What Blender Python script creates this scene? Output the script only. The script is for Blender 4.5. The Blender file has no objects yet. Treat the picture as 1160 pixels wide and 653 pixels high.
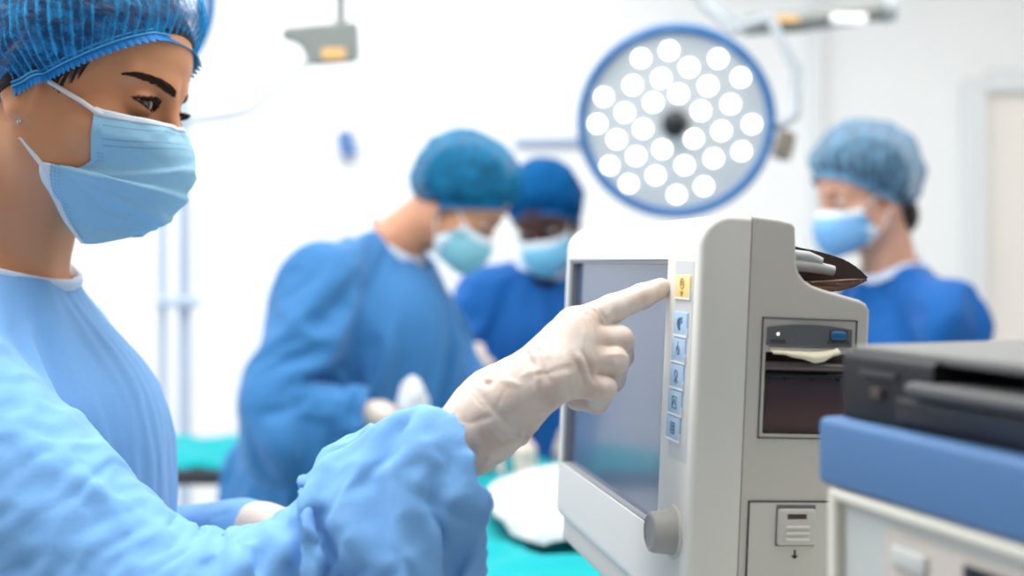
import bpy, bmesh, math, random
import numpy as np
from mathutils import Vector, Matrix, Euler

# ------------------------------------------------------------------ camera, world, lamps, exposure
SC = bpy.context.scene
COL = SC.collection
FPX = 1300.0            # focal length in pixels of the 1160 px wide frame
HZ = 296.0              # row of the horizon
CX = 580.0
EYE = 1.41              # camera height

cam_d = bpy.data.cameras.new('camera')
cam = bpy.data.objects.new('camera', cam_d)
COL.objects.link(cam)
SC.camera = cam
cam.location = (0, 0, EYE)
cam.rotation_euler = (math.pi / 2, 0, 0)
cam_d.sensor_width = 36.0
cam_d.lens = 36.0 * FPX / 1160.0
cam_d.shift_y = -(326.5 - HZ) / 1160.0
cam_d.clip_start = 0.05
cam_d.dof.use_dof = True
cam_d.dof.focus_distance = 0.88
cam_d.dof.aperture_fstop = 2.9
cam_d.dof.aperture_blades = 0

world = bpy.data.worlds.new('world')
SC.world = world
world.use_nodes = True
world.node_tree.nodes['Background'].inputs[0].default_value = (0.96, 0.98, 1.0, 1)
world.node_tree.nodes['Background'].inputs[1].default_value = 0.30

SC.view_settings.view_transform = 'Standard'
SC.view_settings.look = 'None'
SC.view_settings.gamma = 1.0
SC.view_settings.use_curve_mapping = False
SC.view_settings.exposure = 0.0

def area(name, loc, size, power, rot=(0, 0, 0), color=(1, 1, 1)):
    l = bpy.data.lights.new(name, 'AREA')
    l.shape = 'RECTANGLE'
    l.size, l.size_y = size
    l.energy = power
    l.color = color
    o = bpy.data.objects.new(name, l)
    COL.objects.link(o)
    o.location = loc
    o.rotation_euler = rot
    return o

area('ceiling_lamp_back', (-1.0, 3.6, 2.88), (2.4, 1.4), 40, color=(0.97, 0.985, 1.0))
area('added_fill_back_right', (1.9, 3.3, 2.88), (1.2, 1.2), 9, color=(1, 0.975, 0.94))  # unseen warm fill, added to brighten the wall and door at back right
area('ceiling_lamp_middle', (0.5, 2.3, 2.88), (2.0, 0.9), 32, color=(1, 0.98, 0.95))
area('ceiling_lamp_front', (-0.3, 0.9, 2.88), (1.6, 0.8), 40, color=(1, 0.985, 0.96))
area('added_fill_right', (1.5, 0.5, 2.88), (1.0, 1.4), 9, color=(1, 0.985, 0.96))  # soft fill added out of frame to lift the woman's face from the right
area('ceiling_lamp_left', (-1.9, 1.2, 2.88), (1.0, 1.6), 44, color=(0.96, 0.98, 1.0))

# ------------------------------------------------------------------ helpers: objects
def U(px, py, d):
    """world point at depth d seen at pixel px, py"""
    return Vector(((px - CX) / FPX * d, d, EYE + (HZ - py) / FPX * d))

def ray(px, py):
    v = Vector(((px - CX) / FPX, 1.0, (HZ - py) / FPX))
    return v.normalized()

def tag(o, label=None, cat=None, group=None, kind=None):
    if label: o['label'] = label
    if cat: o['category'] = cat
    if group: o['group'] = group
    if kind: o['kind'] = kind
    return o

def empty(name, loc, label=None, cat=None, group=None, mat=None):
    o = bpy.data.objects.new(name, None)
    COL.objects.link(o)
    o.empty_display_size = 0.05
    if mat is not None:
        o.matrix_world = mat
    else:
        o.location = loc
    return tag(o, label, cat, group)

WORLD = {}              # object name -> world matrix (kept by hand, no depsgraph needed)
def wm(o):
    if o is None: return Matrix.Identity(4)
    m = o.matrix_basis.copy()
    return wm(o.parent) @ m if o.parent else m

def link_mesh(name, me, mat, parent=None, world=True, smooth=True):
    """link a mesh; its vertices are world coordinates unless world is False"""
    o = bpy.data.objects.new(name, me)
    COL.objects.link(o)
    if parent is not None:
        o.parent = parent
        if world:
            me.transform(wm(parent).inverted())
    if mat is not None:
        for m in (mat if isinstance(mat, (list, tuple)) else [mat]):
            me.materials.append(m)
    if smooth:
        me.polygons.foreach_set('use_smooth', [True] * len(me.polygons))
    me.update()
    return o

def mk(name, V, F, mat, parent=None, world=True, smooth=True):
    me = bpy.data.meshes.new(name)
    me.from_pydata([tuple(map(float, v)) for v in V], [], [tuple(map(int, f)) for f in F])
    return link_mesh(name, me, mat, parent, world, smooth)

def mknp(name, V, Q, mat, parent=None, world=True, smooth=True):
    """fast mesh from numpy quads"""
    me = bpy.data.meshes.new(name)
    nv, nf = len(V), len(Q)
    me.vertices.add(nv)
    me.vertices.foreach_set('co', np.asarray(V, np.float32).ravel())
    me.loops.add(nf * 4)
    me.loops.foreach_set('vertex_index', np.asarray(Q, np.int32).ravel())
    me.polygons.add(nf)
    me.polygons.foreach_set('loop_start', np.arange(0, nf * 4, 4, dtype=np.int32))
    me.update(calc_edges=True)
    me.validate()
    return link_mesh(name, me, mat, parent, world, smooth)

def bm_mesh(name, bm, mat, parent=None, world=True, smooth=False, auto=None):
    bmesh.ops.recalc_face_normals(bm, faces=bm.faces)
    me = bpy.data.meshes.new(name)
    bm.to_mesh(me)
    bm.free()
    o = link_mesh(name, me, mat, parent, world, smooth or auto is not None)
    if auto is not None:
        sharp(me, auto)
    return o

def sharp(me, deg):
    bm = bmesh.new(); bm.from_mesh(me)
    for e in bm.edges:
        if len(e.link_faces) == 2:
            e.smooth = e.calc_face_angle(0) < math.radians(deg)
    bm.to_mesh(me); bm.free()

def add_box(bm, c, s, M=None, r=0.0, seg=3):
    """box of centre c and full size s, bevelled by r"""
    g = bmesh.ops.create_cube(bm, size=1.0)
    vs = g['verts']
    bmesh.ops.scale(bm, vec=Vector(s), verts=vs)
    bmesh.ops.translate(bm, vec=Vector(c), verts=vs)
    if r > 0:
        es = list({e for v in vs for e in v.link_edges})
        res = bmesh.ops.bevel(bm, geom=es, offset=r, segments=seg, affect='EDGES', profile=0.5)
        vs = list({v for f in res['faces'] for v in f.verts} | {v for v in vs if v.is_valid})
    if M is not None:
        bmesh.ops.transform(bm, matrix=M, verts=vs)
    return vs

def box(name, c, s, mat, parent=None, r=0.0, world=True, M=None, seg=3):
    bm = bmesh.new()
    add_box(bm, c, s, M, r, seg)
    return bm_mesh(name, bm, mat, parent, world, auto=40 if r > 0 else None)

def add_tube(bm, pts, rad, n=10, cap=True):
    """swept tube through pts, rad a number or a list"""
    pts = [Vector(p) for p in pts]
    m = len(pts)
    rads = [rad] * m if isinstance(rad, (int, float)) else list(rad)
    t0 = (pts[1] - pts[0]).normalized()
    up = Vector((0, 0, 1)) if abs(t0.z) < 0.9 else Vector((1, 0, 0))
    a = t0.cross(up).normalized()
    rings = []
    for i in range(m):
        t = (pts[min(i + 1, m - 1)] - pts[max(i - 1, 0)]).normalized()
        a = (a - t * a.dot(t)).normalized()
        b = t.cross(a)
        rings.append([bm.verts.new(pts[i] + (a * math.cos(q) + b * math.sin(q)) * rads[i])
                      for q in (2 * math.pi * k / n for k in range(n))])
    for i in range(m - 1):
        for k in range(n):
            bm.faces.new((rings[i][k], rings[i][(k + 1) % n], rings[i + 1][(k + 1) % n], rings[i + 1][k]))
    if cap:
        bm.faces.new(rings[0][::-1]); bm.faces.new(rings[-1])

def tube(name, pts, rad, mat, parent=None, n=10, world=True):
    bm = bmesh.new()
    add_tube(bm, pts, rad, n)
    return bm_mesh(name, bm, mat, parent, world, auto=50)

def add_lathe(bm, prof, M=None, n=40):
    """prof: list of (radius, height) about local z"""
    rings = []
    vs = []
    for r, z in prof:
        if r < 1e-6:
            v = bm.verts.new((0, 0, z)); rings.append([v]); vs.append(v)
        else:
            ring = [bm.verts.new((r * math.cos(2 * math.pi * k / n), r * math.sin(2 * math.pi * k / n), z)) for k in range(n)]
            rings.append(ring); vs += ring
    for a, b in zip(rings[:-1], rings[1:]):
        for k in range(n):
            k2 = (k + 1) % n
            if len(a) == 1 and len(b) == 1: continue
            if len(a) == 1: bm.faces.new((a[0], b[k], b[k2]))
            elif len(b) == 1: bm.faces.new((a[k], b[0], a[k2]))
            else: bm.faces.new((a[k], b[k], b[k2], a[k2]))
    if M is not None:
        bmesh.ops.transform(bm, matrix=M, verts=vs)

def lathe(name, prof, mat, parent=None, M=None, n=40, world=True, auto=35):
    bm = bmesh.new()
    add_lathe(bm, prof, M, n)
    return bm_mesh(name, bm, mat, parent, world, auto=auto)

def basis(o, x, y, z):
    m = Matrix.Identity(4)
    for i in range(3):
        m[i][0], m[i][1], m[i][2], m[i][3] = x[i], y[i], z[i], o[i]
    return m

def frame_z(o, z, up=(0, 0, 1)):
    z = Vector(z).normalized()
    x = Vector(up).cross(z)
    if x.length < 1e-4: x = Vector((1, 0, 0))
    x.normalize()
    return basis(o, x, z.cross(x), z)

def boolean(o, cutter_bm):
    """cut a bmesh out of the object's mesh and drop the cutter again"""
    bmesh.ops.recalc_face_normals(cutter_bm, faces=cutter_bm.faces)
    me = bpy.data.meshes.new('cut'); cutter_bm.to_mesh(me); cutter_bm.free()
    c = bpy.data.objects.new('cut', me); COL.objects.link(c)
    c.parent = o.parent
    md = o.modifiers.new('b', 'BOOLEAN'); md.operation = 'DIFFERENCE'; md.solver = 'EXACT'; md.object = c
    dg = bpy.context.evaluated_depsgraph_get()
    new = bpy.data.meshes.new_from_object(o.evaluated_get(dg))
    o.modifiers.clear()
    old = o.data
    o.data = new
    bpy.data.objects.remove(c)
    bpy.data.meshes.remove(old)
    new.polygons.foreach_set('use_smooth', [True] * len(new.polygons))
    sharp(new, 35)

# ------------------------------------------------------------------ helpers: materials
def srgb(r, g, b):
    f = lambda c: c / 12.92 if c <= 0.04045 else ((c + 0.055) / 1.055) ** 2.4
    return (f(r / 255), f(g / 255), f(b / 255), 1)

class MT:
    def __init__(self, name):
        self.m = bpy.data.materials.new(name); self.m.use_nodes = True
        self.t = self.m.node_tree
        self.b = self.t.nodes['Principled BSDF']
        self.out = self.t.nodes['Material Output']
    def n(self, typ, **kw):
        nd = self.t.nodes.new(typ)
        for k, v in kw.items(): setattr(nd, k, v)
        return nd
    def l(self, a, b): self.t.links.new(a, b)
    def set(self, **kw):
        for k, v in kw.items(): self.b.inputs[k.replace('_', ' ')].default_value = v
        return self

def mat(name, col, rough=0.5, spec=0.5, metal=0.0, var=0.06, vs=8.0, bump=0.0, bs=120.0, sheen=0.0, sss=0.0, sub=(0.01, 0.004, 0.002), emit=None, es=1.0, coat=0.0, stretch=None):
    """principled surface with a little procedural colour variation and bump"""
    k = MT(name)
    k.set(Roughness=rough, Metallic=metal)
    k.b.inputs['Specular IOR Level'].default_value = spec
    tc = k.n('ShaderNodeTexCoord')
    nz = k.n('ShaderNodeTexNoise'); nz.inputs['Scale'].default_value = vs; nz.inputs['Detail'].default_value = 4
    k.l(tc.outputs['Object'], nz.inputs['Vector'])
    mx = k.n('ShaderNodeMix', data_type='RGBA')
    lo = tuple(c * (1 - var) for c in col[:3]) + (1,)
    hi = tuple(min(1, c * (1 + var)) for c in col[:3]) + (1,)
    mx.inputs[6].default_value = lo; mx.inputs[7].default_value = hi
    k.l(nz.outputs['Fac'], mx.inputs[0]); k.l(mx.outputs[2], k.b.inputs['Base Color'])
    if bump > 0:
        n2 = k.n('ShaderNodeTexNoise'); n2.inputs['Scale'].default_value = bs; n2.inputs['Detail'].default_value = 3
        if stretch:
            mp = k.n('ShaderNodeMapping'); mp.inputs['Scale'].default_value = stretch
            k.l(tc.outputs['Object'], mp.inputs['Vector']); k.l(mp.outputs[0], n2.inputs['Vector'])
        else:
            k.l(tc.outputs['Object'], n2.inputs['Vector'])
        bp = k.n('ShaderNodeBump'); bp.inputs['Strength'].default_value = bump; bp.inputs['Distance'].default_value = 0.001
        k.l(n2.outputs['Fac'], bp.inputs['Height']); k.l(bp.outputs[0], k.b.inputs['Normal'])
    if sheen: k.b.inputs['Sheen Weight'].default_value = sheen
    if coat: k.b.inputs['Coat Weight'].default_value = coat
    if sss:
        k.b.inputs['Subsurface Weight'].default_value = sss
        k.b.inputs['Subsurface Radius'].default_value = sub
        k.b.inputs['Subsurface Scale'].default_value = 1.0
    if emit:
        k.b.inputs['Emission Color'].default_value = emit
        k.b.inputs['Emission Strength'].default_value = es
    return k.m

# ------------------------------------------------------------------ helpers: noise and distance fields in numpy
def _hash(ix, iy, iz, seed):
    h = (ix.astype(np.int64) * 374761393 + iy.astype(np.int64) * 668265263 + iz.astype(np.int64) * 2147483647 + seed * 1274126177) & 0xFFFFFFFF
    h = ((h ^ (h >> 13)) * 1274126177) & 0xFFFFFFFF
    h = ((h ^ (h >> 16)) * 2246822519) & 0xFFFFFFFF
    return ((h ^ (h >> 15)) & 0xFFFF).astype(np.float32) / 65535.0

def noise(p, seed=0):
    """value noise, 0..1"""
    i = np.floor(p).astype(np.int64); f = (p - i).astype(np.float32)
    f = f * f * f * (f * (f * 6 - 15) + 10)
    r = 0
    for dx in (0, 1):
        wx = f[:, 0] if dx else 1 - f[:, 0]
        for dy in (0, 1):
            wy = f[:, 1] if dy else 1 - f[:, 1]
            for dz in (0, 1):
                wz = f[:, 2] if dz else 1 - f[:, 2]
                r = r + _hash(i[:, 0] + dx, i[:, 1] + dy, i[:, 2] + dz, seed) * wx * wy * wz
    return r

def fbm(p, seed=0, o=3):
    r, a, s = 0, 0.5, 0
    for k in range(o):
        r = r + a * noise(p * 2 ** k, seed + k * 17); s += a; a *= 0.5
    return r / s

def ridge(p, seed=0):
    """sharp ridged noise, 0..1 with crests at 1"""
    return 1 - np.abs(2 * fbm(p, seed, 2) - 1) * 2.0

A3 = lambda v: np.asarray(v, np.float32)
def nrm(v): return np.sqrt((v * v).sum(-1))
def sph(p, c, r): return nrm(p - A3(c)) - r
def ell(p, c, r):
    q = p - A3(c); r = A3(r)
    k0 = nrm(q / r); k1 = nrm(q / (r * r)) + 1e-9
    return k0 * (k0 - 1) / k1
def cap(p, a, b, ra, rb=None):
    if rb is None: rb = ra
    a, b = A3(a), A3(b); ba = b - a
    pa = p - a
    h = np.clip(pa @ ba / max(float(ba @ ba), 1e-9), 0, 1)
    return nrm(pa - h[:, None] * ba) - (ra + (rb - ra) * h)
def smin(a, b, k):
    h = np.clip(0.5 + 0.5 * (b - a) / k, 0, 1)
    return b * (1 - h) + a * h - k * h * (1 - h)
def smax(a, b, k): return -smin(-a, -b, k)
def plane(p, c, n):
    n = A3(n); n = n / np.sqrt((n * n).sum())
    return (p - A3(c)) @ n
def rbox(p, c, h, r, R=None):
    q = p - A3(c)
    if R is not None: q = q @ A3(R)
    q = np.abs(q) - (A3(h) - r)
    return nrm(np.maximum(q, 0)) + np.minimum(q.max(-1), 0) - r

def nets(f, lo, hi, h, B=6):
    """mesh of f = 0 (surface nets); only blocks near the surface are sampled finely"""
    lo = np.asarray(lo, np.float64); hi = np.asarray(hi, np.float64)
    nb = np.maximum(1, np.ceil((hi - lo) / (h * B)).astype(int))
    n = nb * B + 1
    g = np.stack(np.meshgrid(*[np.arange(k) for k in nb], indexing='ij'), -1).reshape(-1, 3)
    cen = lo + (g + 0.5) * B * h
    fc = f(cen.astype(np.float32))
    V = np.empty(n, np.float32)
    big = np.where(fc < 0, -1.0, 1.0).reshape(nb)
    idx = [np.minimum(np.arange(k) // B, m - 1) for k, m in zip(n, nb)]
    V[:] = big[np.ix_(*idx)]
    act = g[np.abs(fc) < B * h * 0.87 * 1.5 + 0.002]
    off = np.stack(np.meshgrid(*[np.arange(B + 1)] * 3, indexing='ij'), -1).reshape(-1, 3)
    for s in range(0, len(act), 1500):
        ii = (act[s:s + 1500, None, :] * B + off[None]).reshape(-1, 3)
        V[ii[:, 0], ii[:, 1], ii[:, 2]] = f((lo + ii * h).astype(np.float32))
    S = V < 0
    c = np.zeros(n - 1, np.int8)
    for dx in (0, 1):
        for dy in (0, 1):
            for dz in (0, 1):
                c += S[dx:n[0] - 1 + dx, dy:n[1] - 1 + dy, dz:n[2] - 1 + dz]
    cells = np.argwhere((c > 0) & (c < 8))
    acc = np.zeros((len(cells), 3)); cnt = np.zeros(len(cells))
    for ax in range(3):
        o1, o2 = [k for k in range(3) if k != ax]
        for a in (0, 1):
            for b in (0, 1):
                p0 = cells.copy(); p0[:, o1] += a; p0[:, o2] += b
                p1 = p0.copy(); p1[:, ax] += 1
                v0 = V[p0[:, 0], p0[:, 1], p0[:, 2]]; v1 = V[p1[:, 0], p1[:, 1], p1[:, 2]]
                m = (v0 < 0) != (v1 < 0)
                t = np.where(m, v0 / np.where(m, v0 - v1, 1), 0)
                pt = p0.astype(float); pt[:, ax] += t
                acc += pt * m[:, None]; cnt += m
    P = lo + acc / cnt[:, None] * h
    ix = np.full(n - 1, -1, np.int32)
    ix[cells[:, 0], cells[:, 1], cells[:, 2]] = np.arange(len(cells))
    quads = []
    for ax in range(3):
        o1, o2 = (ax + 1) % 3, (ax + 2) % 3
        sl0 = [slice(None)] * 3; sl1 = [slice(None)] * 3
        sl0[ax] = slice(0, n[ax] - 1); sl1[ax] = slice(1, n[ax])
        d = S[tuple(sl0)].astype(np.int8) - S[tuple(sl1)]
        e = np.argwhere(d != 0)
        ok = (e[:, o1] > 0) & (e[:, o2] > 0) & (e[:, o1] < n[o1] - 1) & (e[:, o2] < n[o2] - 1)
        e = e[ok]
        sg = d[e[:, 0], e[:, 1], e[:, 2]]
        def at(a, b):
            q = e.copy(); q[:, o1] -= a; q[:, o2] -= b
            return ix[q[:, 0], q[:, 1], q[:, 2]]
        q = np.stack([at(1, 1), at(0, 1), at(0, 0), at(1, 0)], 1)
        q[sg < 0] = q[sg < 0][:, ::-1]
        quads.append(q)
    return P.astype(np.float32), np.concatenate(quads)

def normals(V, Q):
    d1 = V[Q[:, 2]] - V[Q[:, 0]]; d2 = V[Q[:, 3]] - V[Q[:, 1]]
    fn = np.cross(d1, d2)
    N = np.zeros_like(V)
    for k in range(4): np.add.at(N, Q[:, k], fn)
    return N / (nrm(N)[:, None] + 1e-12)

def grad(f, p, e=0.0008):
    p = np.asarray(p, np.float32).reshape(-1, 3)
    g = np.stack([f(p + A3([e, 0, 0])) - f(p - A3([e, 0, 0])), f(p + A3([0, e, 0])) - f(p - A3([0, e, 0])), f(p + A3([0, 0, e])) - f(p - A3([0, 0, e]))], -1)
    return g / (nrm(g)[:, None] + 1e-9)

def push_out(f, p, d, it=6):
    """move points outwards until they keep the distance d from the field f"""
    p = np.array(p, np.float32).reshape(-1, 3)
    for _ in range(it):
        v = f(p); m = v < d
        if not m.any(): break
        p[m] += grad(f, p[m]) * np.minimum(d - v[m], 0.01)[:, None]
    return p

def onto(f, p, d=0.0, it=8):
    """move points onto the level d of the field f"""
    p = np.array(p, np.float32).reshape(-1, 3)
    for _ in range(it):
        p += grad(f, p) * np.clip(d - f(p), -0.02, 0.02)[:, None]
    return p

def hit(f, px, py, t0=0.4, t1=3.5):
    """first point of the field on the line of sight through a pixel"""
    o = np.array([0, 0, EYE]); r = np.array(ray(px, py)); t = t0
    for _ in range(200):
        v = float(f(A3([o + r * t]))[0])
        if v < 0.0004: break
        t += max(v * 0.7, 0.0005)
        if t > t1: return None
    return o + r * t

def fold(V, N, a, b, w, amp, val=0.6):
    """raise a crease of half width w and height amp along the line a-b, with shallow valleys beside it"""
    a, b = A3(a), A3(b); ba = b - a
    pa = V - a
    h = np.clip(pa @ ba / float(ba @ ba), -0.25, 1.25)
    d = nrm(pa - h[:, None] * ba) / w
    g = np.where(d < 1, (1 - np.minimum(d, 1)) ** 1.15, 0) - val * np.exp(-((d - 1.35) / 0.5) ** 2)
    taper = np.clip(1 - np.maximum(np.abs(h - 0.5) - 0.3, 0) / 0.42, 0, 1)
    taper = taper * taper * (3 - 2 * taper)
    return V + N * (amp * g * taper)[:, None]

def fold_on(V, N, a, b, w, amp, val=0.35):
    """like fold, but measured along the cloth so that it also holds where the cloth has sagged"""
    a, b = A3(a), A3(b); ba = b - a
    m = np.where(nrm(V - (a + b) / 2) < np.linalg.norm(ba) * 0.8 + 0.05)[0]
    v, n = V[m], N[m]
    pa = v - a
    h = np.clip(pa @ ba / float(ba @ ba), -0.25, 1.25)
    q = pa - h[:, None] * ba
    dn = (q * n).sum(1); q = q - n * dn[:, None]
    d = nrm(q) / w
    side = np.sign(q @ np.cross(ba, n.mean(0)))
    d = np.where(side > 0, d * 1.7, d)
    g = np.where(d < 1, 1 - np.minimum(d, 1), 0) - val * np.exp(-((d - 1.25) / 0.4) ** 2)
    taper = np.clip(1 - np.maximum(np.abs(h - 0.5) - 0.2, 0) / 0.45, 0, 1)
    taper = taper * taper * (3 - 2 * taper) * (np.abs(dn) < 0.05)
    V = V.copy(); V[m] = v + n * (amp * g * taper)[:, None]
    return V

def relax(V, Q, it=2, lam=0.5):
    for _ in range(it):
        A = np.zeros_like(V); n = np.zeros(len(V), np.float32)
        for k in range(4):
            a, b = Q[:, k], Q[:, (k + 1) % 4]
            np.add.at(A, a, V[b]); np.add.at(n, a, 1); np.add.at(A, b, V[a]); np.add.at(n, b, 1)
        m = n > 0
        V = V.copy(); V[m] = V[m] * (1 - lam) + lam * A[m] / n[m][:, None]
    return V

def turn(yaw, pitch=0.0, roll=0.0):
    """columns forward, left, up; yaw turns forward from +x, pitch bends it down, roll lowers the left side"""
    Mx = Euler((math.radians(-roll), 0, 0)).to_matrix()
    My = Euler((0, math.radians(pitch), 0)).to_matrix()
    Mz = Euler((0, 0, math.radians(yaw))).to_matrix()
    return Mz @ My @ Mx

def crumple(V, Q, seed, n, wr, lr, ar, dirf, region=None):
    """random sharp creases: each a roof-shaped ridge with flat flanks laid on the surface"""
    rng = random.Random(seed)
    N = normals(V, Q)
    for _ in range(n):
        for _t in range(60):
            i = rng.randrange(len(V))
            if region is None or region(V[i:i + 1])[0]: break
        c, nn = V[i], N[i]
        d = np.array(dirf(nn, rng), np.float32)
        d = d - nn * (d @ nn); ln = np.linalg.norm(d)
        if ln < 1e-3: continue
        d /= ln; b = np.cross(nn, d)
        w = rng.uniform(*wr); L = rng.uniform(*lr); a = rng.uniform(*ar) * (1 if rng.random() < 0.72 else -0.8)
        q = V - c
        m = np.where((np.abs(q) < (L + w)).all(1))[0]
        q = q[m]
        s = q @ d; t = q @ b + 0.25 * w * np.sin(s * 3 / L + i); h = q @ nn
        sk = rng.uniform(0.35, 1.0); x = np.where(t > 0, t / (w * sk), -t / w)
        e = np.clip(1 - (np.abs(s) / (L * 0.5)) ** 2, 0, 1)
        x = x / (0.35 + 0.65 * e + 1e-6)
        g = np.clip(1 - x, 0, 1) * e * np.clip(1.5 - np.abs(h) / (w * 1.2 + 0.01), 0, 1)
        ok = (N[m] @ nn) > -0.2
        V[m] += (N[m] * (a * g * ok)[:, None]).astype(np.float32)
    return V

def drape(name, f_open, f_closed, f_body, lo, hi, res, pins, m, parent, grow=0.06, frames=24, bend=0.6, stiff=12.0, body_res=None, sub=1, mass=0.2, keep=None, self_col=False, pre=None, post=None, smooth=3, push=None, push_frames=14, slack=None, slack_grow=0.2, fric=12):
    """cloth laid round a body field and let settle under gravity: f_closed its surface, f_open the uncut form that tells where it is open"""
    V, Q = nets(f_closed, lo, hi, res)
    inside = f_open(V) < -0.6 * res
    if keep is not None: inside |= ~keep(V)
    Q = Q[~inside[Q].any(1)]
    used = np.unique(Q); mp = np.full(len(V), -1); mp[used] = np.arange(len(used))
    V, Q = V[used], mp[Q]
    if pre is not None: V = pre(V, Q)
    me = bpy.data.meshes.new(name)
    me.from_pydata(V.tolist(), [], Q.tolist()); me.update()
    o = bpy.data.objects.new(name, me); COL.objects.link(o)
    bm = bmesh.new(); bm.from_mesh(me)
    seen, best = set(), []
    bm.verts.ensure_lookup_table()
    for v in bm.verts:                                  # keep the one connected cloth
        if v.index in seen: continue
        st, comp = [v], []
        seen.add(v.index)
        while st:
            x = st.pop(); comp.append(x)
            for e in x.link_edges:
                y = e.other_vert(x)
                if y.index not in seen: seen.add(y.index); st.append(y)
        if len(comp) > len(best): best = comp
    bs = set(best)
    bmesh.ops.delete(bm, geom=[v for v in bm.verts if v not in bs], context='VERTS')
    for _ in range(smooth * 3): bmesh.ops.smooth_vert(bm, verts=[v for v in bm.verts if v.is_boundary], factor=0.5, use_axis_x=True, use_axis_y=True, use_axis_z=True)
    bm.to_mesh(me); bm.free()
    V = np.empty(len(me.vertices) * 3, np.float32); me.vertices.foreach_get('co', V); V = V.reshape(-1, 3)
    if push is not None:                                # sleeves start out pulled long and are pushed back while the cloth settles
        o.shape_key_add(name='long')
        rk = o.shape_key_add(name='worn')
        rk.data.foreach_set('co', V.astype(np.float32).ravel())
        ob_k = me.shape_keys.key_blocks['long']
        L_ = push(V).astype(np.float32)
        ob_k.data.foreach_set('co', L_.ravel()); me.vertices.foreach_set('co', L_.ravel())
        rk.value = 0.0; rk.keyframe_insert('value', frame=1)
        rk.value = 1.0; rk.keyframe_insert('value', frame=push_frames)
    vg = o.vertex_groups.new(name='pin')
    wgt = pins(V)
    for i in np.where(wgt > 0.01)[0]: vg.add([int(i)], float(wgt[i]), 'REPLACE')
    bV, bQ = nets(f_body, np.array(lo) - 0.03, np.array(hi) + 0.03, body_res or res * 1.3)
    bme = bpy.data.meshes.new('b'); bme.from_pydata(bV.tolist(), [], bQ.tolist()); bme.update()
    bo = bpy.data.objects.new('b', bme); COL.objects.link(bo)
    cm = bo.modifiers.new('c', 'COLLISION')
    bo.collision.thickness_outer = 0.004; bo.collision.thickness_inner = 0.05; bo.collision.cloth_friction = fric
    md = o.modifiers.new('cl', 'CLOTH'); s = md.settings
    s.quality = 6; s.mass = mass
    s.tension_stiffness = s.compression_stiffness = stiff; s.shear_stiffness = stiff * 0.6
    s.bending_stiffness = bend; s.bending_damping = 0.5
    s.tension_damping = s.compression_damping = s.shear_damping = 5
    s.air_damping = 2.0
    s.vertex_group_mass = 'pin'; s.pin_stiffness = 2.0
    s.shrink_min = -grow
    if slack is not None:
        sg = o.vertex_groups.new(name='slack')
        sw = slack(V)
        for i in np.where(sw < 0.999)[0]: sg.add([int(i)], float(1 - sw[i]), 'REPLACE')
        for i in np.where(sw >= 0.999)[0]: sg.add([int(i)], 0.0, 'REPLACE')
        s.vertex_group_shrink = 'slack'; s.shrink_min = -slack_grow; s.shrink_max = -grow
    c = md.collision_settings; c.use_collision = True; c.collision_quality = 3; c.distance_min = 0.003
    c.use_self_collision = self_col; c.self_distance_min = 0.003
    SC.frame_start = 1; SC.frame_end = frames
    md.point_cache.frame_start = 1; md.point_cache.frame_end = frames
    for k in range(1, frames + 1): SC.frame_set(k)
    dg = bpy.context.evaluated_depsgraph_get()
    new = bpy.data.meshes.new_from_object(o.evaluated_get(dg))
    o.modifiers.clear(); o.vertex_groups.clear()
    if push is not None:
        ac = me.shape_keys.animation_data.action; o.shape_key_clear()
        if ac: bpy.data.actions.remove(ac)
    bpy.data.objects.remove(bo); bpy.data.meshes.remove(bme)
    bpy.data.objects.remove(o); bpy.data.meshes.remove(me)
    SC.frame_set(1)
    ob = link_mesh(name, new, m, parent)
    if sub:
        ss = ob.modifiers.new('s', 'SUBSURF'); ss.levels = ss.render_levels = sub
        if post is not None:
            dg = bpy.context.evaluated_depsgraph_get()
            fine = bpy.data.meshes.new_from_object(ob.evaluated_get(dg))
            ob.modifiers.clear(); ob.data = fine; bpy.data.meshes.remove(new)
            V = np.empty(len(fine.vertices) * 3, np.float32); fine.vertices.foreach_get('co', V); V = V.reshape(-1, 3)
            Q = np.array([p.vertices[:] for p in fine.polygons if len(p.vertices) == 4], np.int32)
            off = A3(wm(parent).translation) if parent else A3((0, 0, 0))
            V = post(V + off, Q) - off
            fine.vertices.foreach_set('co', V.astype(np.float32).ravel()); fine.update()
    return ob

# ------------------------------------------------------------------ materials
M = {}
M['wall'] = mat('wall_paint', srgb(244, 244, 243), 0.6, 0.3, var=0.01, vs=2)
M['wall_warm'] = mat('wall_paint_warm', srgb(236, 234, 230), 0.6, 0.3, var=0.01, vs=2)
M['floor'] = mat('vinyl_floor', srgb(205, 212, 216), 0.35, 0.5, var=0.03, vs=14)
M['door'] = mat('door_laminate', srgb(240, 232, 224), 0.5, 0.4, var=0.02, vs=3)
M['frame'] = mat('door_frame_paint', srgb(228, 230, 231), 0.4, 0.5, var=0.02)
M['rail'] = mat('wall_rail', srgb(150, 165, 190), 0.4, 0.5, var=0.03)
M['steel'] = mat('brushed_steel', srgb(190, 198, 208), 0.3, 0.5, metal=0.8, var=0.05, vs=30)
M['pole'] = mat('painted_pole', srgb(186, 200, 218), 0.35, 0.5, var=0.03)
M['shell'] = mat('monitor_front_plastic', srgb(230, 227, 219), 0.42, 0.5, var=0.012, vs=6, bump=0.04, bs=900)
M['case'] = mat('monitor_case_plastic', srgb(208, 203, 194), 0.55, 0.4, var=0.015, vs=9, bump=0.08, bs=1400)
M['case2'] = mat('monitor_panel_plastic', srgb(208, 204, 196), 0.5, 0.4, var=0.015, vs=9, bump=0.06, bs=1400)
M['gap'] = mat('panel_gap', srgb(70, 68, 66), 0.8, 0.2)
M['knob'] = mat('knob_rubber', srgb(172, 170, 166), 0.5, 0.4, var=0.02)
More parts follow.
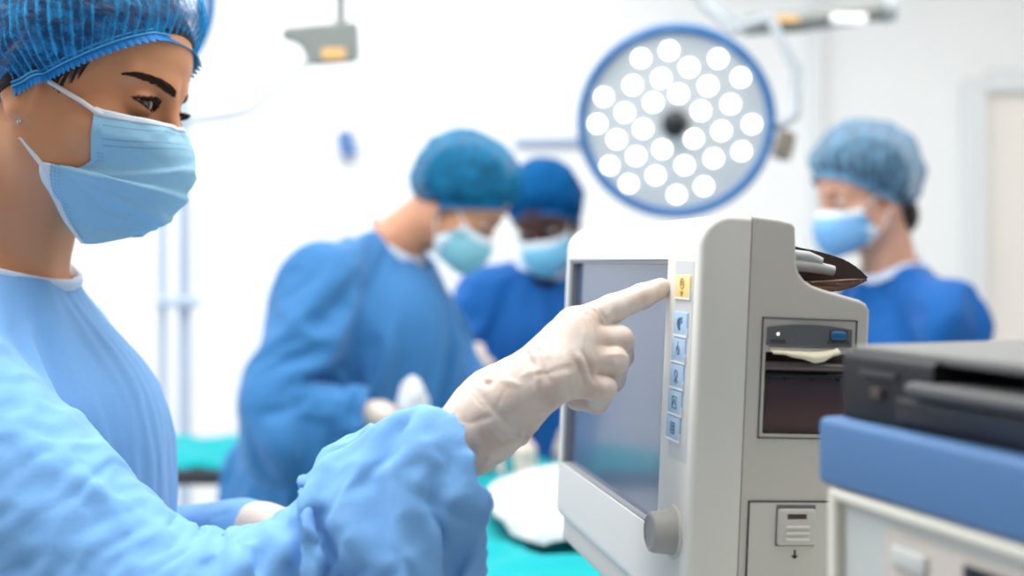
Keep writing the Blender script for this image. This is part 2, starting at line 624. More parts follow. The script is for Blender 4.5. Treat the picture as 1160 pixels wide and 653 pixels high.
M['strip'] = mat('button_strip_film', srgb(208, 209, 208), 0.4, 0.5, var=0.02, vs=20)
M['yellow'] = mat('yellow_key', srgb(252, 220, 146), 0.4, 0.5, var=0.03, vs=40)
M['keyblue'] = mat('pale_blue_key', srgb(172, 204, 232), 0.35, 0.5, var=0.03, vs=40)
M['keyedge'] = mat('key_edge', srgb(236, 240, 244), 0.3, 0.5)
M['icon'] = mat('icon_ink', srgb(92, 116, 150), 0.6, 0.3)
M['icony'] = mat('icon_ink_brown', srgb(176, 136, 70), 0.6, 0.3)
M['screen'] = mat('screen_glass', srgb(72, 88, 118), 0.17, 0.9, var=0.1, vs=3, coat=0.3)
M['bezel'] = mat('screen_gasket', srgb(150, 152, 156), 0.5, 0.4)
M['recband'] = mat('recorder_band', srgb(104, 106, 108), 0.45, 0.4, var=0.03)
M['bluekey'] = mat('blue_key', srgb(24, 104, 160), 0.3, 0.6, var=0.08, vs=200)
M['led'] = mat('status_led', srgb(255, 255, 255), 0.3, emit=(1, 1, 1, 1), es=1.2)
M['paper'] = mat('paper', srgb(244, 234, 206), 0.8, 0.2, var=0.03, vs=60)
M['dark'] = mat('recess_dark', srgb(84, 70, 68), 0.6, 0.3)
M['roll'] = mat('paper_roll', srgb(196, 166, 156), 0.7, 0.3, var=0.05, vs=50)
M['roller'] = mat('printer_roller', srgb(120, 112, 110), 0.3, 0.5, metal=0.5)
M['pouch'] = mat('dark_brown_leatherette', srgb(62, 44, 38), 0.38, 0.5, var=0.2, vs=25, bump=0.15, bs=300)
M['pouch2'] = mat('brown_flap', srgb(104, 78, 66), 0.45, 0.4, var=0.15, vs=25, bump=0.15, bs=300)
M['hose'] = mat('grey_hose', srgb(186, 192, 192), 0.4, 0.5, var=0.04)
M['arrow'] = mat('printed_ink', srgb(48, 48, 48), 0.6, 0.2)
M['bumper'] = mat('blue_bumper', srgb(78, 116, 162), 0.5, 0.4, var=0.03, vs=14, bump=0.08, bs=700)
M['cream'] = mat('cream_cabinet', srgb(214, 210, 198), 0.45, 0.4, var=0.02, vs=9)
M['creamp'] = mat('cabinet_panel', srgb(190, 182, 174), 0.5, 0.4, var=0.02, vs=9)
M['panelgrey'] = mat('grey_inner_panel', srgb(196, 198, 194), 0.45, 0.4, var=0.02)
M['black'] = mat('black_plastic', srgb(30, 29, 33), 0.55, 0.4, var=0.08, vs=12, bump=0.05, bs=800)
M['black2'] = mat('black_gloss', srgb(30, 29, 31), 0.28, 0.5, var=0.08, vs=12)
M['lid'] = mat('grey_lid', srgb(112, 112, 110), 0.6, 0.5, var=0.03)
M['greybar'] = mat('grey_bar', srgb(70, 70, 71), 0.5, 0.5, var=0.05)
M['lampblue'] = mat('lamp_rim_blue', srgb(28, 108, 172), 0.35, 0.5, var=0.03)
M['lampwhite'] = mat('lamp_white', srgb(226, 230, 236), 0.35, 0.5, var=0.02)
M['lampface'] = mat('lamp_face', srgb(212, 214, 218), 0.3, 0.5, var=0.03, vs=20)
M['ledlens'] = mat('led_lens', srgb(255, 255, 255), 0.2, emit=(1, 0.99, 0.97, 1), es=5.0)
M['armgrey'] = mat('arm_grey', srgb(132, 137, 134), 0.4, 0.5, var=0.03)
M['armlight'] = mat('arm_light_grey', srgb(172, 180, 186), 0.4, 0.5, var=0.03)
M['orange'] = mat('orange_label', srgb(232, 184, 122), 0.5, 0.3)
M['brownjoint'] = mat('fork_joint_grey_brown', srgb(150, 138, 122), 0.5)
M['teal'] = mat('teal_drape', srgb(0, 160, 166), 0.85, 0.15, var=0.06, vs=10, bump=0.2, bs=400, sheen=0.1)
M['sheet'] = mat('white_sheet', srgb(214, 216, 218), 0.85, 0.15, var=0.02, vs=10, bump=0.2, bs=300)
M['bluegrey'] = mat('blue_grey_plastic', srgb(84, 120, 172), 0.4, 0.4, var=0.05)
M['rubber'] = mat('grey_rubber', srgb(60, 62, 66), 0.7, 0.3)

# ------------------------------------------------------------------ the room
def struct(o):
    o['kind'] = 'structure'; return o
YB, XL, XR, ZC, YF = 4.6, -3.2, 3.0, 3.0, -1.6
struct(box('floor', ((XL + XR) / 2, (YB + YF) / 2, -0.05), (XR - XL, YB - YF, 0.1), M['floor']))
struct(box('ceiling', ((XL + XR) / 2, (YB + YF) / 2, ZC + 0.05), (XR - XL, YB - YF, 0.1), M['wall']))
struct(box('wall_back', ((XL + XR) / 2, YB + 0.05, ZC / 2), (XR - XL + 0.2, 0.1, ZC), M['wall']))
struct(box('wall_left', (XL - 0.05, (YB + YF) / 2, ZC / 2), (0.1, YB - YF, ZC), M['wall']))
struct(box('wall_right', (XR + 0.05, (YB + YF) / 2, ZC / 2), (0.1, YB - YF, ZC), M['wall_warm']))
# door in the back wall, right
dx0, dx1, dzt = 1.885, 2.80, 2.08
bm = bmesh.new()
add_box(bm, (dx0 - 0.045, YB - 0.03, dzt / 2 + 0.03), (0.09, 0.06, dzt + 0.06), r=0.006)
add_box(bm, (dx1 + 0.045, YB - 0.03, dzt / 2 + 0.03), (0.09, 0.06, dzt + 0.06), r=0.006)
add_box(bm, ((dx0 + dx1) / 2, YB - 0.03, dzt + 0.045), (dx1 - dx0, 0.06, 0.09), r=0.006)
d1 = struct(bm_mesh('door_1', bm, M['frame']))
box('door_leaf', ((dx0 + dx1) / 2, YB - 0.014, dzt / 2), (dx1 - dx0, 0.028, dzt), M['door'], d1, r=0.004)
tube('door_handle', [(dx1 - 0.08, YB - 0.03, 1.0), (dx1 - 0.08, YB - 0.08, 1.0), (dx1 - 0.2, YB - 0.08, 1.0)], 0.01, M['steel'], d1)
# pale panel joint and rails on the back wall
struct(box('trim_1', (0.06 + 0.17, YB - 0.012, 1.885), (0.44, 0.024, 0.035), M['rail'], r=0.004))
struct(box('trim_2', (1.215, YB - 0.02, 1.5), (0.05, 0.04, 3.0), M['frame'], r=0.006))
struct(box('baseboard_back', ((XL + dx0 - 0.09) / 2, YB - 0.008, 0.05), (dx0 - 0.09 - XL, 0.016, 0.1), M['frame'], r=0.004))

# ------------------------------------------------------------------ patient monitor
MK = Vector((0.1279, 0.773, 1.4425))
MROT = Euler((0, 0, math.radians(11.3))).to_matrix() @ Euler((0, math.radians(2.55), 0)).to_matrix()
MM = Matrix.Translation(MK) @ MROT.to_4x4()
MI = MM.inverted()
def onplane(px, py, ax, val=0.0):
    o = MI @ Vector((0, 0, EYE)); r = (MI.to_3x3() @ ray(px, py))
    t = (val - o[ax]) / r[ax]
    return o + r * t
def side(px, py): q = onplane(px, py, 1); return q.x, q.z
def front(px, py): q = onplane(px, py, 0); return q.y, q.z

mon = empty('patient_monitor', None, 'white patient monitor with big grey screen, touched by the gloved finger', 'monitor', mat=MM)
W, H, FT = 0.372, 0.285, 0.036
def local_box(c0, c1, r=0, bm=None):
    b = bm or bmesh.new()
    add_box(b, [(a + c) / 2 for a, c in zip(c0, c1)], [abs(c - a) for a, c in zip(c0, c1)], r=r)
    return b
# front shell with rounded edges, cut off flat behind
def sprof(ins):
    pts = []
    for cx_, cz_, r_, a0, a1 in ((0.022, -0.022, 0.022, math.pi / 2, math.pi), (0.012, -H + 0.012, 0.012, math.pi, 1.5 * math.pi)):
        for k in range(9):
            q = a0 + (a1 - a0) * k / 8
            pts.append((cx_ + (r_ - ins) * math.cos(q), cz_ + (r_ - ins) * math.sin(q)))
    return pts + [(FT, -H + ins), (FT, -ins)]
bm = bmesh.new()
ER = 0.0045
rings = []
for k in range(6):                                        # near side: small rim, then straight across to the far side
    q = math.pi / 2 * k / 5
    rings.append([bm.verts.new((x, ER * (1 - math.cos(math.pi / 2 - (math.pi / 2 - q))), z)) for x, z in sprof(ER * (1 - math.sin(q)))])
for k in range(5, -1, -1):
    q = math.pi / 2 * k / 5
    rings.append([bm.verts.new((x, W - ER * (1 - math.cos(q)), z)) for x, z in sprof(ER * (1 - math.sin(q)))])
for A_, B_ in zip(rings[:-1], rings[1:]):
    for k in range(len(A_)): bm.faces.new((A_[k], A_[(k + 1) % len(A_)], B_[(k + 1) % len(A_)], B_[k]))
bm.faces.new(rings[0]); bm.faces.new(rings[-1][::-1])
shell = bm_mesh('front_bezel', bm, M['shell'], mon, world=False, auto=40)
sy0, sz1 = front(757, 294); sy1, _ = front(645.5, 294); _, sz0 = front(746, 604)
cb = local_box((-0.02, sy0, sz0), (0.009, sy1, sz1))
boolean(shell, cb)
# screen, gasket round it
bm = bmesh.new()
add_box(bm, (0.008, (sy0 + sy1) / 2, (sz0 + sz1) / 2), (0.002, sy1 - sy0, sz1 - sz0))
bm_mesh('screen', bm, M['screen'], mon, world=False)
bm = bmesh.new()
for (ya, yb, za, zb) in ((sy0, sy1, sz1 - 0.003, sz1), (sy0, sy1, sz0, sz0 + 0.002), (sy0, sy0 + 0.002, sz0, sz1), (sy1 - 0.006, sy1, sz0, sz1)):
    local_box((0.0015, ya, za), (0.0085, yb, zb), bm=bm)
bm_mesh('gasket', bm, M['bezel'], mon, world=False)
# case behind the shell: the stepped side outline pulled across
prof = [side(*q) for q in ((850.5, 242), (884, 248), (899, 252), (903, 258), (903.5, 285), (904, 300), (907, 310), (913, 318), (922, 324), (936, 329), (975, 340), (983, 344.5), (987, 352))]
xb = prof[-1][0]
prof = [(FT + 0.0012, prof[0][1] - 0.001)] + prof[1:] + [(xb + 0.002, -H - 0.02), (FT + 0.0012, -H - 0.02)]
bm = bmesh.new()
va = [bm.verts.new((x, 0.0012, z)) for x, z in prof]
vb = [bm.verts.new((x, W - 0.0012, z)) for x, z in prof]
n = len(prof)
fa = bm.faces.new(va); fb = bm.faces.new(vb[::-1])
for k in range(n): bm.faces.new((va[k], vb[k], vb[(k + 1) % n], va[(k + 1) % n]))
bmesh.ops.recalc_face_normals(bm, faces=bm.faces)
ed = [e for e in bm.edges if len({f for f in e.link_faces} & {fa, fb}) == 1 and max(v.co.x for v in e.verts) > FT + 0.01]
bmesh.ops.bevel(bm, geom=ed, offset=0.0035, segments=4, affect='EDGES', profile=0.6)
case = bm_mesh('case', bm, M['case'], mon, world=False, auto=30)
# recorder opening
rx0, rz1 = side(868, 399); rx1 = side(965, 400)[0]; rz0 = side(857, 492)[1]
boolean(case, local_box((rx0, -0.02, rz0), (rx1, 0.035, rz1)))
# dark joint between shell and case
bm = local_box((FT - 0.001, 0.0022, -H), (FT + 0.002, W - 0.0022, -0.0022), r=0.0)
bm_mesh('joint', bm, M['gap'], mon, world=False)
# lower housing under the front shell and its two feet
bm = local_box((0.006, 0.004, -H - 0.022), (FT + 0.01, W - 0.004, -H + 0.01), r=0.006)
bm_mesh('lower_housing', bm, M['case2'], mon, world=False, auto=40)
for yy in (0.05, W - 0.03):
    bm = local_box((0.015, yy - 0.015, -H - 0.030), (0.055, yy + 0.015, -H - 0.018), r=0.004)
    bm_mesh('foot', bm, M['rubber'], mon, world=False, auto=40)

def line_frame(bm, x0, x1, z0, z1, w, y0, y1):
    for (a, b, c, d) in ((x0, x1, z1 - w, z1), (x0, x1, z0, z0 + w), (x0, x0 + w, z0, z1), (x1 - w, x1, z0, z1)):
        local_box((a, y0, c), (b, y1, d), bm=bm)

# recorder: raised frame, dark band with key, paper, roller, smoked door
rec = None
ox0, oz1 = side(864.5, 359.5); ox1 = side(972, 361)[0]; oz0 = side(855, 497)[1]
bm = bmesh.new(); line_frame(bm, ox0, ox1, oz0, oz1, 0.0007, 0.0004, 0.0016)
recf = bm_mesh('recorder_outline', bm, M['gap'], mon, world=False)
bx0, bz0 = side(869, 391); bx1, bz1 = side(965, 376)[0], side(869, 372)[1]
bm = bmesh.new()
NB = 14
top = [(bx0 + (bx1 - bx0) * k / NB, bz1 + 0.0034 * math.sin(math.pi * (0.08 + 0.84 * k / NB))) for k in range(NB + 1)]
pl = [(bx0, bz0)] + top + [(bx1, bz0)]
f1 = [bm.verts.new((x, -0.0006, z)) for x, z in pl]; f2 = [bm.verts.new((x, 0.002, z)) for x, z in pl]
bm.faces.new(f1); bm.faces.new(f2[::-1])
for k in range(len(pl)): bm.faces.new((f1[k], f1[(k + 1) % len(pl)], f2[(k + 1) % len(pl)], f2[k]))
band = bm_mesh('recorder_band', bm, M['recband'], mon, world=False)
kx, kz = side(949, 380.5)
bm = local_box((kx - 0.0068, -0.0012, kz - 0.0040), (kx + 0.0068, 0.001, kz + 0.0040), r=0.0011)
bm_mesh('key_surround', bm, M['gap'], band, world=False, auto=40)
bm = local_box((kx - 0.0056, -0.0026, kz - 0.0030), (kx + 0.0056, 0.001, kz + 0.0030), r=0.0016)
bm_mesh('print_key', bm, M['bluekey'], band, world=False, auto=40)
lx, lz = side(881, 378.5)
bm = local_box((lx - 0.0009, -0.0011, lz - 0.0009), (lx + 0.0009, 0.0, lz + 0.0009), r=0.0003)
bm_mesh('status_light', bm, M['led'], band, world=False)

def text(name, s, x, y, z, size, m, parent, rotx=math.pi / 2):
    cu = bpy.data.curves.new(name, 'FONT'); cu.body = s; cu.size = size; cu.align_x = 'CENTER'; cu.align_y = 'CENTER'
    cu.extrude = 0.0001
    tmp = bpy.data.objects.new('t', cu); COL.objects.link(tmp)
    dg = bpy.context.evaluated_depsgraph_get()
    me = bpy.data.meshes.new_from_object(tmp.evaluated_get(dg))
    bpy.data.objects.remove(tmp); bpy.data.curves.remove(cu)
    o = link_mesh(name, me, m, None, smooth=False)
    o.location = (x, y, z); o.rotation_euler = (rotx, 0, 0); o.parent = parent
    return o
tx, tz = side(881, 387); text('lettering', 'POWER', tx, -0.0008, tz, 0.0032, M['arrow'], band)
tx, tz = side(949, 388.5); text('lettering', 'START/STOP', tx, -0.0008, tz, 0.0030, M['arrow'], band)

# paper slot lip, torn paper slip
px0, pz1 = side(872, 393.5); px1 = side(950, 393)[0]; pz0 = side(872, 399)[1]
bm = local_box((px0, -0.0004, pz0), (px1, 0.003, pz1), r=0.0006)
bm_mesh('paper_slot_lip', bm, M['case2'], mon, world=False)
slip = []
F = []
tops = [(872, 397), (886, 398), (900, 398.5), (914, 399.5), (926, 399), (936, 398), (944, 396.5), (947, 394)]
bots = [(872, 400), (886, 401), (894, 404), (906, 406), (920, 411), (930, 409), (940, 403), (948, 401)]
for r in range(4):
    t = r / 3
    for a, b in zip(tops, bots):
        q0 = side(*a); q1 = side(*b)
        slip.append((q0[0] * (1 - t) + q1[0] * t, -0.001 - 0.0045 * math.sin(t * 2.2), q0[1] * (1 - t) + q1[1] * t))
nb = len(tops)
for r in range(3):
    for k in range(nb - 1): F.append((r * nb + k, r * nb + k + 1, (r + 1) * nb + k + 1, (r + 1) * nb + k))
sl = mk('paper_slip', slip, F, M['paper'], mon, world=False)
sl.modifiers.new('s', 'SOLIDIFY').thickness = 0.0004
# inside of the recorder
bm = local_box((rx0 + 0.0005, 0.0335, rz0 + 0.0005), (rx1 - 0.0005, 0.0348, rz1 - 0.0005))
bm_mesh('recess_back', bm, M['dark'], mon, world=False)
bm = bmesh.new()
add_tube(bm, [(rx0 + 0.001, 0.006, rz1 - 0.010), (rx1 - 0.001, 0.006, rz1 - 0.010)], 0.0036, 16)
bm_mesh('roller', bm, M['roller'], mon, world=False, auto=50)
bm = bmesh.new()
add_tube(bm, [(rx0 + 0.003, 0.024, rz0 + 0.018), (rx1 - 0.002, 0.024, rz0 + 0.018)], 0.0195, 28)
bm_mesh('paper_roll', bm, M['roll'], mon, world=False, auto=50)
k = MT('smoked_plastic')
gl = k.n('ShaderNodeBsdfGlossy'); gl.inputs['Roughness'].default_value = 0.3; gl.inputs['Color'].default_value = (0.9, 0.9, 0.9, 1)
tr = k.n('ShaderNodeBsdfTransparent'); tr.inputs['Color'].default_value = (0.80, 0.71, 0.69, 1)
fr = k.n('ShaderNodeFresnel'); fr.inputs['IOR'].default_value = 1.5
mxs = k.n('ShaderNodeMixShader')
k.l(fr.outputs[0], mxs.inputs[0]); k.l(tr.outputs[0], mxs.inputs[1]); k.l(gl.outputs[0], mxs.inputs[2]); k.l(mxs.outputs[0], k.out.inputs['Surface'])
M['smoke'] = k.m
bm = bmesh.new()
zc = rz1 - 0.0155
local_box((rx0 + 0.0015, 0.0015, rz0 + 0.0015), (rx1 - 0.0015, 0.003, zc - 0.0012), bm=bm)
smd = bm_mesh('recorder_door', bm, M['smoke'], mon, world=False)
bm = local_box((rx0 + 0.0015, 0.0008, zc - 0.0012), (rx1 - 0.0015, 0.0035, zc + 0.0008), r=0.0004)
for kk in range(3):
    local_box((rx0 + 0.014 + 0.02 * kk, 0.0006, zc - 0.0034), (rx0 + 0.0155 + 0.02 * kk, 0.0015, zc - 0.0012), bm=bm)
bm_mesh('door_rib', bm, M['black2'], smd, world=False)

# compartment door below with its sliding latch
ex0, ez1 = side(848.5, 568); ex1 = xb - 0.012; ez0 = -H - 0.012
bm = bmesh.new(); line_frame(bm, ex0, ex1, ez0, ez1, 0.0008, 0.0002, 0.002)
bm_mesh('door_gap', bm, M['gap'], mon, world=False)
bm = local_box((ex0 + 0.0008, 0.0003, ez0 + 0.0008), (ex1 - 0.0008, 0.003, ez1 - 0.0008), r=0.0006)
bdoor = bm_mesh('compartment_door', bm, M['case2'], mon, world=False, auto=40)
ax0, az1 = side(881, 573); ax1, az0 = side(922, 600)[0], side(881, 617.5)[1]
bm = local_box((ax0 - 0.0008, -0.0006, az0 - 0.001), (ax1 + 0.0006, 0.0008, az1 + 0.0004), r=0.0006)
bm_mesh('latch_recess', bm, M['recband'], bdoor, world=False, auto=40)
bm = local_box((ax0, -0.0034, az0), (ax1, 0.001, az1 - 0.002), r=0.0016)
cut = local_box((ax0 + 0.006, -0.006, az1 - 0.0088), (ax1 - 0.007, -0.0014, az1 - 0.0052))
lat = bm_mesh('latch', bm, M['case2'], bdoor, world=False, auto=40)
boolean(lat, cut)
bm = local_box((ax0 + 0.0062, -0.0026, az1 - 0.0086), (ax1 - 0.0072, -0.0012, az1 - 0.0056))
bm_mesh('latch_slot', bm, M['dark'], bdoor, world=False)
for kk in range(3):
    zz = az0 + 0.0036 + 0.0042 * kk
    bm = local_box((ax0 + 0.005, -0.0046, zz), (ax1 - 0.005, -0.003, zz + 0.0018), r=0.0006)
    bm_mesh('grip_rib', bm, M['shell'], bdoor, world=False, auto=40)
hx, hz = side(900, 634)
bm = bmesh.new()
q = [bm.verts.new(v) for v in ((hx - 0.0028, -0.0001, hz + 0.0026), (hx + 0.0028, -0.0001, hz + 0.0026), (hx, -0.0001, hz))]
bm.faces.new(q)
local_box((hx - 0.0005, -0.0002, hz + 0.002), (hx + 0.0005, 0.0003, hz + 0.0062), bm=bm)
bm_mesh('arrow_mark', bm, M['arrow'], bdoor, world=False)

# strip of keys on the front
def fr_pt(px, py): q = front(px, py); return q
gy0 = front(787, 296)[0]; gy1 = front(766.5, 296)[0]; gz1 = front(776, 296)[1]; gz0 = front(763, 519)[1]
bm = local_box((-0.0003, gy0, gz0), (0.002, gy1, gz1))
strip = bm_mesh('key_strip', bm, M['strip'], mon, world=False)
gyc = (gy0 + gy1) / 2
def icon(kind, yc, zc, s, m, parent):
    bm = bmesh.new()
    P = lambda a, b: (-0.0014, yc - a * s * 0.62, zc + b * s * 0.62)
    def seg(pts, r=0.09): add_tube(bm, [P(*p) for p in pts], r * s * 0.42, 6)
    circ = lambda cx, cz, r, k=10, a0=0, a1=2 * math.pi: [(cx + r * math.cos(a0 + (a1 - a0) * i / k), cz + r * math.sin(a0 + (a1 - a0) * i / k)) for i in range(k + 1)]
    if kind == 0:
        seg(circ(0, 0.25, 0.42)); seg([(0, 0.45), (0, 0.1)], 0.12); seg([(-0.25, -0.45), (0.25, -0.45)], 0.16); seg([(0, -0.4), (0, -0.75)], 0.14)
    elif kind == 1:
        seg(circ(-0.1, 0, 0.5, 8, 0.5, 5.2), 0.12); seg([(-0.1, -0.45), (-0.1, 0.45)], 0.2); seg([(0.25, 0.55), (0.6, 0.1)]); seg([(0.5, 0.6), (0.3, 0.0)])
    elif kind == 2:
        seg(circ(0, 0, 0.35)); seg([(-0.1, 0.2), (0.4, -0.3)], 0.12); seg([(0, 0.75), (0, 0.35)])
    elif kind == 3:
        seg(circ(0, 0.2, 0.33)); seg([(-0.45, -0.5), (0, -0.15), (0.45, -0.5)]); seg([(0, -0.2), (0, -0.7)])
    elif kind == 4:
        seg([(-0.5, -0.5), (-0.5, 0.5), (0.5, 0.5), (0.5, -0.5), (-0.5, -0.5)]); seg([(-0.3, -0.2), (0, 0.25), (0.3, -0.2)])
    else:
        for r in (-0.45, -0.15, 0.15, 0.45): seg([(-0.45, r), (0.45, r)], 0.1)
        seg([(-0.45, -0.45), (-0.45, 0.45)], 0.07); seg([(0.45, -0.45), (0.45, 0.45)], 0.07); seg([(0, -0.45), (0, 0.45)], 0.07)
    bm_mesh('icon', bm, m, parent, world=False)
for i, (bx, by, hw, hh) in enumerate(((775, 325, 8.3, 13), (772.5, 367, 7.6, 13.5), (770, 397, 7.6, 13.5), (768, 426.5, 7.6, 13.5), (766, 456, 7.6, 13.5), (764, 485, 7.6, 13.5))):
    yc, zc = front(bx, by)
    hy = abs(front(bx - hw, by)[0] - front(bx + hw, by)[0]) / 2; hz_ = abs(front(bx, by - hh)[1] - front(bx, by + hh)[1]) / 2
    bm = local_box((-0.0014, yc - hy, zc - hz_), (0.001, yc + hy, zc + hz_), r=0.0007)
    kb = bm_mesh('key', bm, M['yellow' if i == 0 else 'keyblue'], strip, world=False, auto=40)
    kb['label'] = 'yellow alarm key with a round symbol' if i == 0 else 'pale blue key with a small dark symbol'
    icon(i, yc, zc, hy * 0.95, M['icony' if i == 0 else 'icon'], strip)
    bm = local_box((-0.0017, yc - hy - 0.0004, zc - hz_ - 0.0010), (0.0, yc + hy + 0.0004, zc - hz_ + 0.0003), r=0.0002)
    local_box((-0.0016, yc - hy - 0.0007, zc - hz_ - 0.001), (0.0, yc - hy + 0.0001, zc - hz_ + 0.006), bm=bm)
    bm_mesh('key_edge', bm, M['keyedge'], strip, world=False)
# selector knob
ky, kz = front(763, 603)
KM = basis((0, ky, kz), (0, -1, 0), (0, 0, 1), (-1, 0, 0))
bm = bmesh.new(); add_lathe(bm, [(0.0, -0.002), (0.0186, -0.002), (0.0186, 0.0012), (0.0172, 0.0018), (0, 0.0018)], KM, 40)
kn = bm_mesh('knob_ring', bm, M['case2'], mon, world=False, auto=35)
bm = bmesh.new(); add_lathe(bm, [(0.0, 0.001), (0.0158, 0.001), (0.0158, 0.003), (0.0152, 0.005), (0.0142, 0.0150), (0.0132, 0.0172), (0.0116, 0.0180), (0.0108, 0.0172), (0, 0.0166)], KM, 40)
bm_mesh('knob', bm, M['knob'], mon, world=False, auto=35)

# trolley that carries the monitor
tro = empty('monitor_trolley', (0.17, 0.97, 0), 'white trolley column carrying the patient monitor', 'trolley')
bm = bmesh.new()
add_box(bm, (0, 0, 0), (0.105, 0.28, 0.014), Matrix.Translation((0.168, 0.976, 1.111)) @ Euler((0, 0, math.radians(11.3))).to_matrix().to_4x4(), r=0.005)
bm_mesh('shelf', bm, M['case2'], tro, auto=40)
tube('column', [(0.17, 0.97, 0.1), (0.17, 0.97, 1.106)], 0.03, M['pole'], tro, 20)
for a in range(5):
    q = 2 * math.pi * a / 5
    tube('leg', [(0.17, 0.97, 0.1), (0.17 + 0.25 * math.cos(q), 0.97 + 0.25 * math.sin(q), 0.075)], 0.02, M['pole'], tro, 12)
    lathe('caster', [(0, -0.015), (0.035, -0.015), (0.038, 0), (0.035, 0.015), (0, 0.015)], M['rubber'], tro, frame_z((0.17 + 0.25 * math.cos(q), 0.97 + 0.25 * math.sin(q), 0.038), (-math.sin(q), math.cos(q), 0)), 20)

# dark brown pouch with two grey hoses on the step behind the monitor's top
def MP(px, py, y): return onplane(px, py, 1, y)
pou = empty('hose_pouch', MM @ MP(940, 325, 0.02), 'dark brown folded pouch holding grey hoses on the monitor step', 'pouch')
def slab(name, pts, y0, y1, m, r=0.002, parent=pou):
    """a thin bag panel cut to an outline, standing between the depths y0 and y1"""
    bm = bmesh.new()
    va = [bm.verts.new(MM @ MP(x, y, y0)) for x, y in pts]
    o_ = MM.to_3x3() @ Vector((0, y1 - y0, 0))
    vb = [bm.verts.new(v.co + o_) for v in va]
    bm.faces.new(va); bm.faces.new(vb[::-1])
    for k in range(len(pts)): bm.faces.new((va[k], va[(k + 1) % len(pts)], vb[(k + 1) % len(pts)], vb[k]))
    bmesh.ops.recalc_face_normals(bm, faces=bm.faces)
    bmesh.ops.bevel(bm, geom=bm.edges[:], offset=r, segments=2, affect='EDGES')
    return bm_mesh(name, bm, m, parent, auto=40)
slab('back_panel', [(890, 276), (904, 280), (925, 284), (945, 289.5), (960, 295), (974, 304), (987, 317), (975, 322), (955, 326), (930, 324), (904, 318), (890, 314)], 0.050, 0.066, M['pouch'])
slab('front_flap', [(890, 309), (904, 315), (918, 321), (932, 319), (950, 318.5), (968, 317), (987, 316.5), (976, 323), (962, 328), (948, 331.5), (930, 330), (904, 324), (890, 320)], 0.022, 0.048, M['pouch2'])
for (a, b, c, r_) in (((880, 287), (915, 291.5), (930, 297), 0.0043), ((880, 297.5), (922, 302.5), (944, 307), 0.0046)):
    p = [MM @ MP(*q, 0.042) for q in (a, b, c)]
    back = MM @ MP(a[0] - 40, a[1] - 2, 0.046)
    tube('hose', [back, p[0], p[1], p[2]], [r_, r_, r_, r_ * 0.8], M['hose'], pou, 14)

# ------------------------------------------------------------------ cart with blue bumper and the black printer on it
CA = math.radians(19.7)
cdir = Vector((math.sin(CA), -math.cos(CA), 0))         # along the front, towards the camera
cin = Vector((math.cos(CA), math.sin(CA), 0))           # into the cart
c0 = U(925, 470, 0.65); c0.z = 0
CM = basis(c0, cdir, cin, (0, 0, 1))                    # local: x along the front, y inwards, z up
# keep it right handed
CM = basis(c0 + cdir * 0.0, cin, -cdir, (0, 0, 1))      # local: x inwards, y away from the camera
CI = CM.inverted()
def cfront(px, py, x=0.0):
    o = CI @ Vector((0, 0, EYE)); r = CI.to_3x3() @ ray(px, py)
    q = o + r * ((x - o.x) / r.x)
    return q.y, q.z
cart = empty('equipment_cart', None, 'cream equipment cart with a thick blue bumper edge around its top', 'cart', mat=CM)
LC, DC = 0.50, 0.42
zt = cfront(928, 472)[1]; zb = cfront(928, 548)[1]
bm = bmesh.new()
add_box(bm, (DC / 2, -LC / 2, (zt + zb) / 2), (DC, LC, zt - zb), r=0.0045, seg=4)
bump = bm_mesh('bumper', bm, M['bumper'], cart, world=False, auto=40)
boolean(bump, local_box((0.012, -LC + 0.012, zt - 0.006), (DC - 0.012, -0.012, zt + 0.02)))
bm = bmesh.new()
add_box(bm, (DC / 2 + 0.004, -LC / 2, (zb + 0.12) / 2), (DC - 0.016, LC - 0.016, zb - 0.12 + 0.002), r=0.004)
bm_mesh('cabinet', bm, M['cream'], cart, world=False, auto=40)
y_a = cfront(949, 600, 0.002)[0]
bm = local_box((0.006, -LC + 0.02, 0.5), (0.0135, y_a + 0.002, zb - 0.006))
bm_mesh('front_panel', bm, M['panelgrey'], cart, world=False, auto=40)
bm = local_box((0.0, y_a, 0.3), (0.014, -0.009, zb - 0.001), r=0.003)
local_box((0.0, -LC + 0.01, zb - 0.0075), (0.014, -0.009, zb - 0.0005), r=0.003, bm=bm)
bm_mesh('panel_frame', bm, M['cream'], cart, world=False, auto=40)
y_b = cfront(996, 610, 0.0)[0]; z_b = cfront(996, 601, 0.0)[1]
bm = local_box((0.003, -LC + 0.03, z_b - 0.16), (0.008, y_b, z_b), r=0.001)
cp = bm_mesh('control_panel', bm, M['creamp'], cart, world=False, auto=40)
ya, za = cfront(1006, 617, 0.0); yb_, zb_ = cfront(1046, 656, 0.0)
bm = local_box((0.0005, ya, zb_), (0.005, yb_, za), r=0.002)
bm_mesh('push_button', bm, M['panelgrey'], cart, world=False, auto=40)
ya, za = cfront(1083, 640, -0.002); yb_, zb_ = cfront(1160, 690, -0.002)
bm = local_box((0.0015, ya, zb_), (0.006, yb_ - 0.03, za), r=0.001)
bm_mesh('display', bm, M['black2'], cart, world=False, auto=40)
for x in (0.05, DC - 0.05):
    for y in (-0.05, -LC + 0.05):
        bm = bmesh.new(); add_lathe(bm, [(0, -0.015), (0.055, -0.015), (0.06, 0), (0.055, 0.015), (0, 0.015)], frame_z((x, y, 0.06), (1, 0, 0)), 24)
        bm_mesh('caster', bm, M['rubber'], cart, world=False, auto=35)

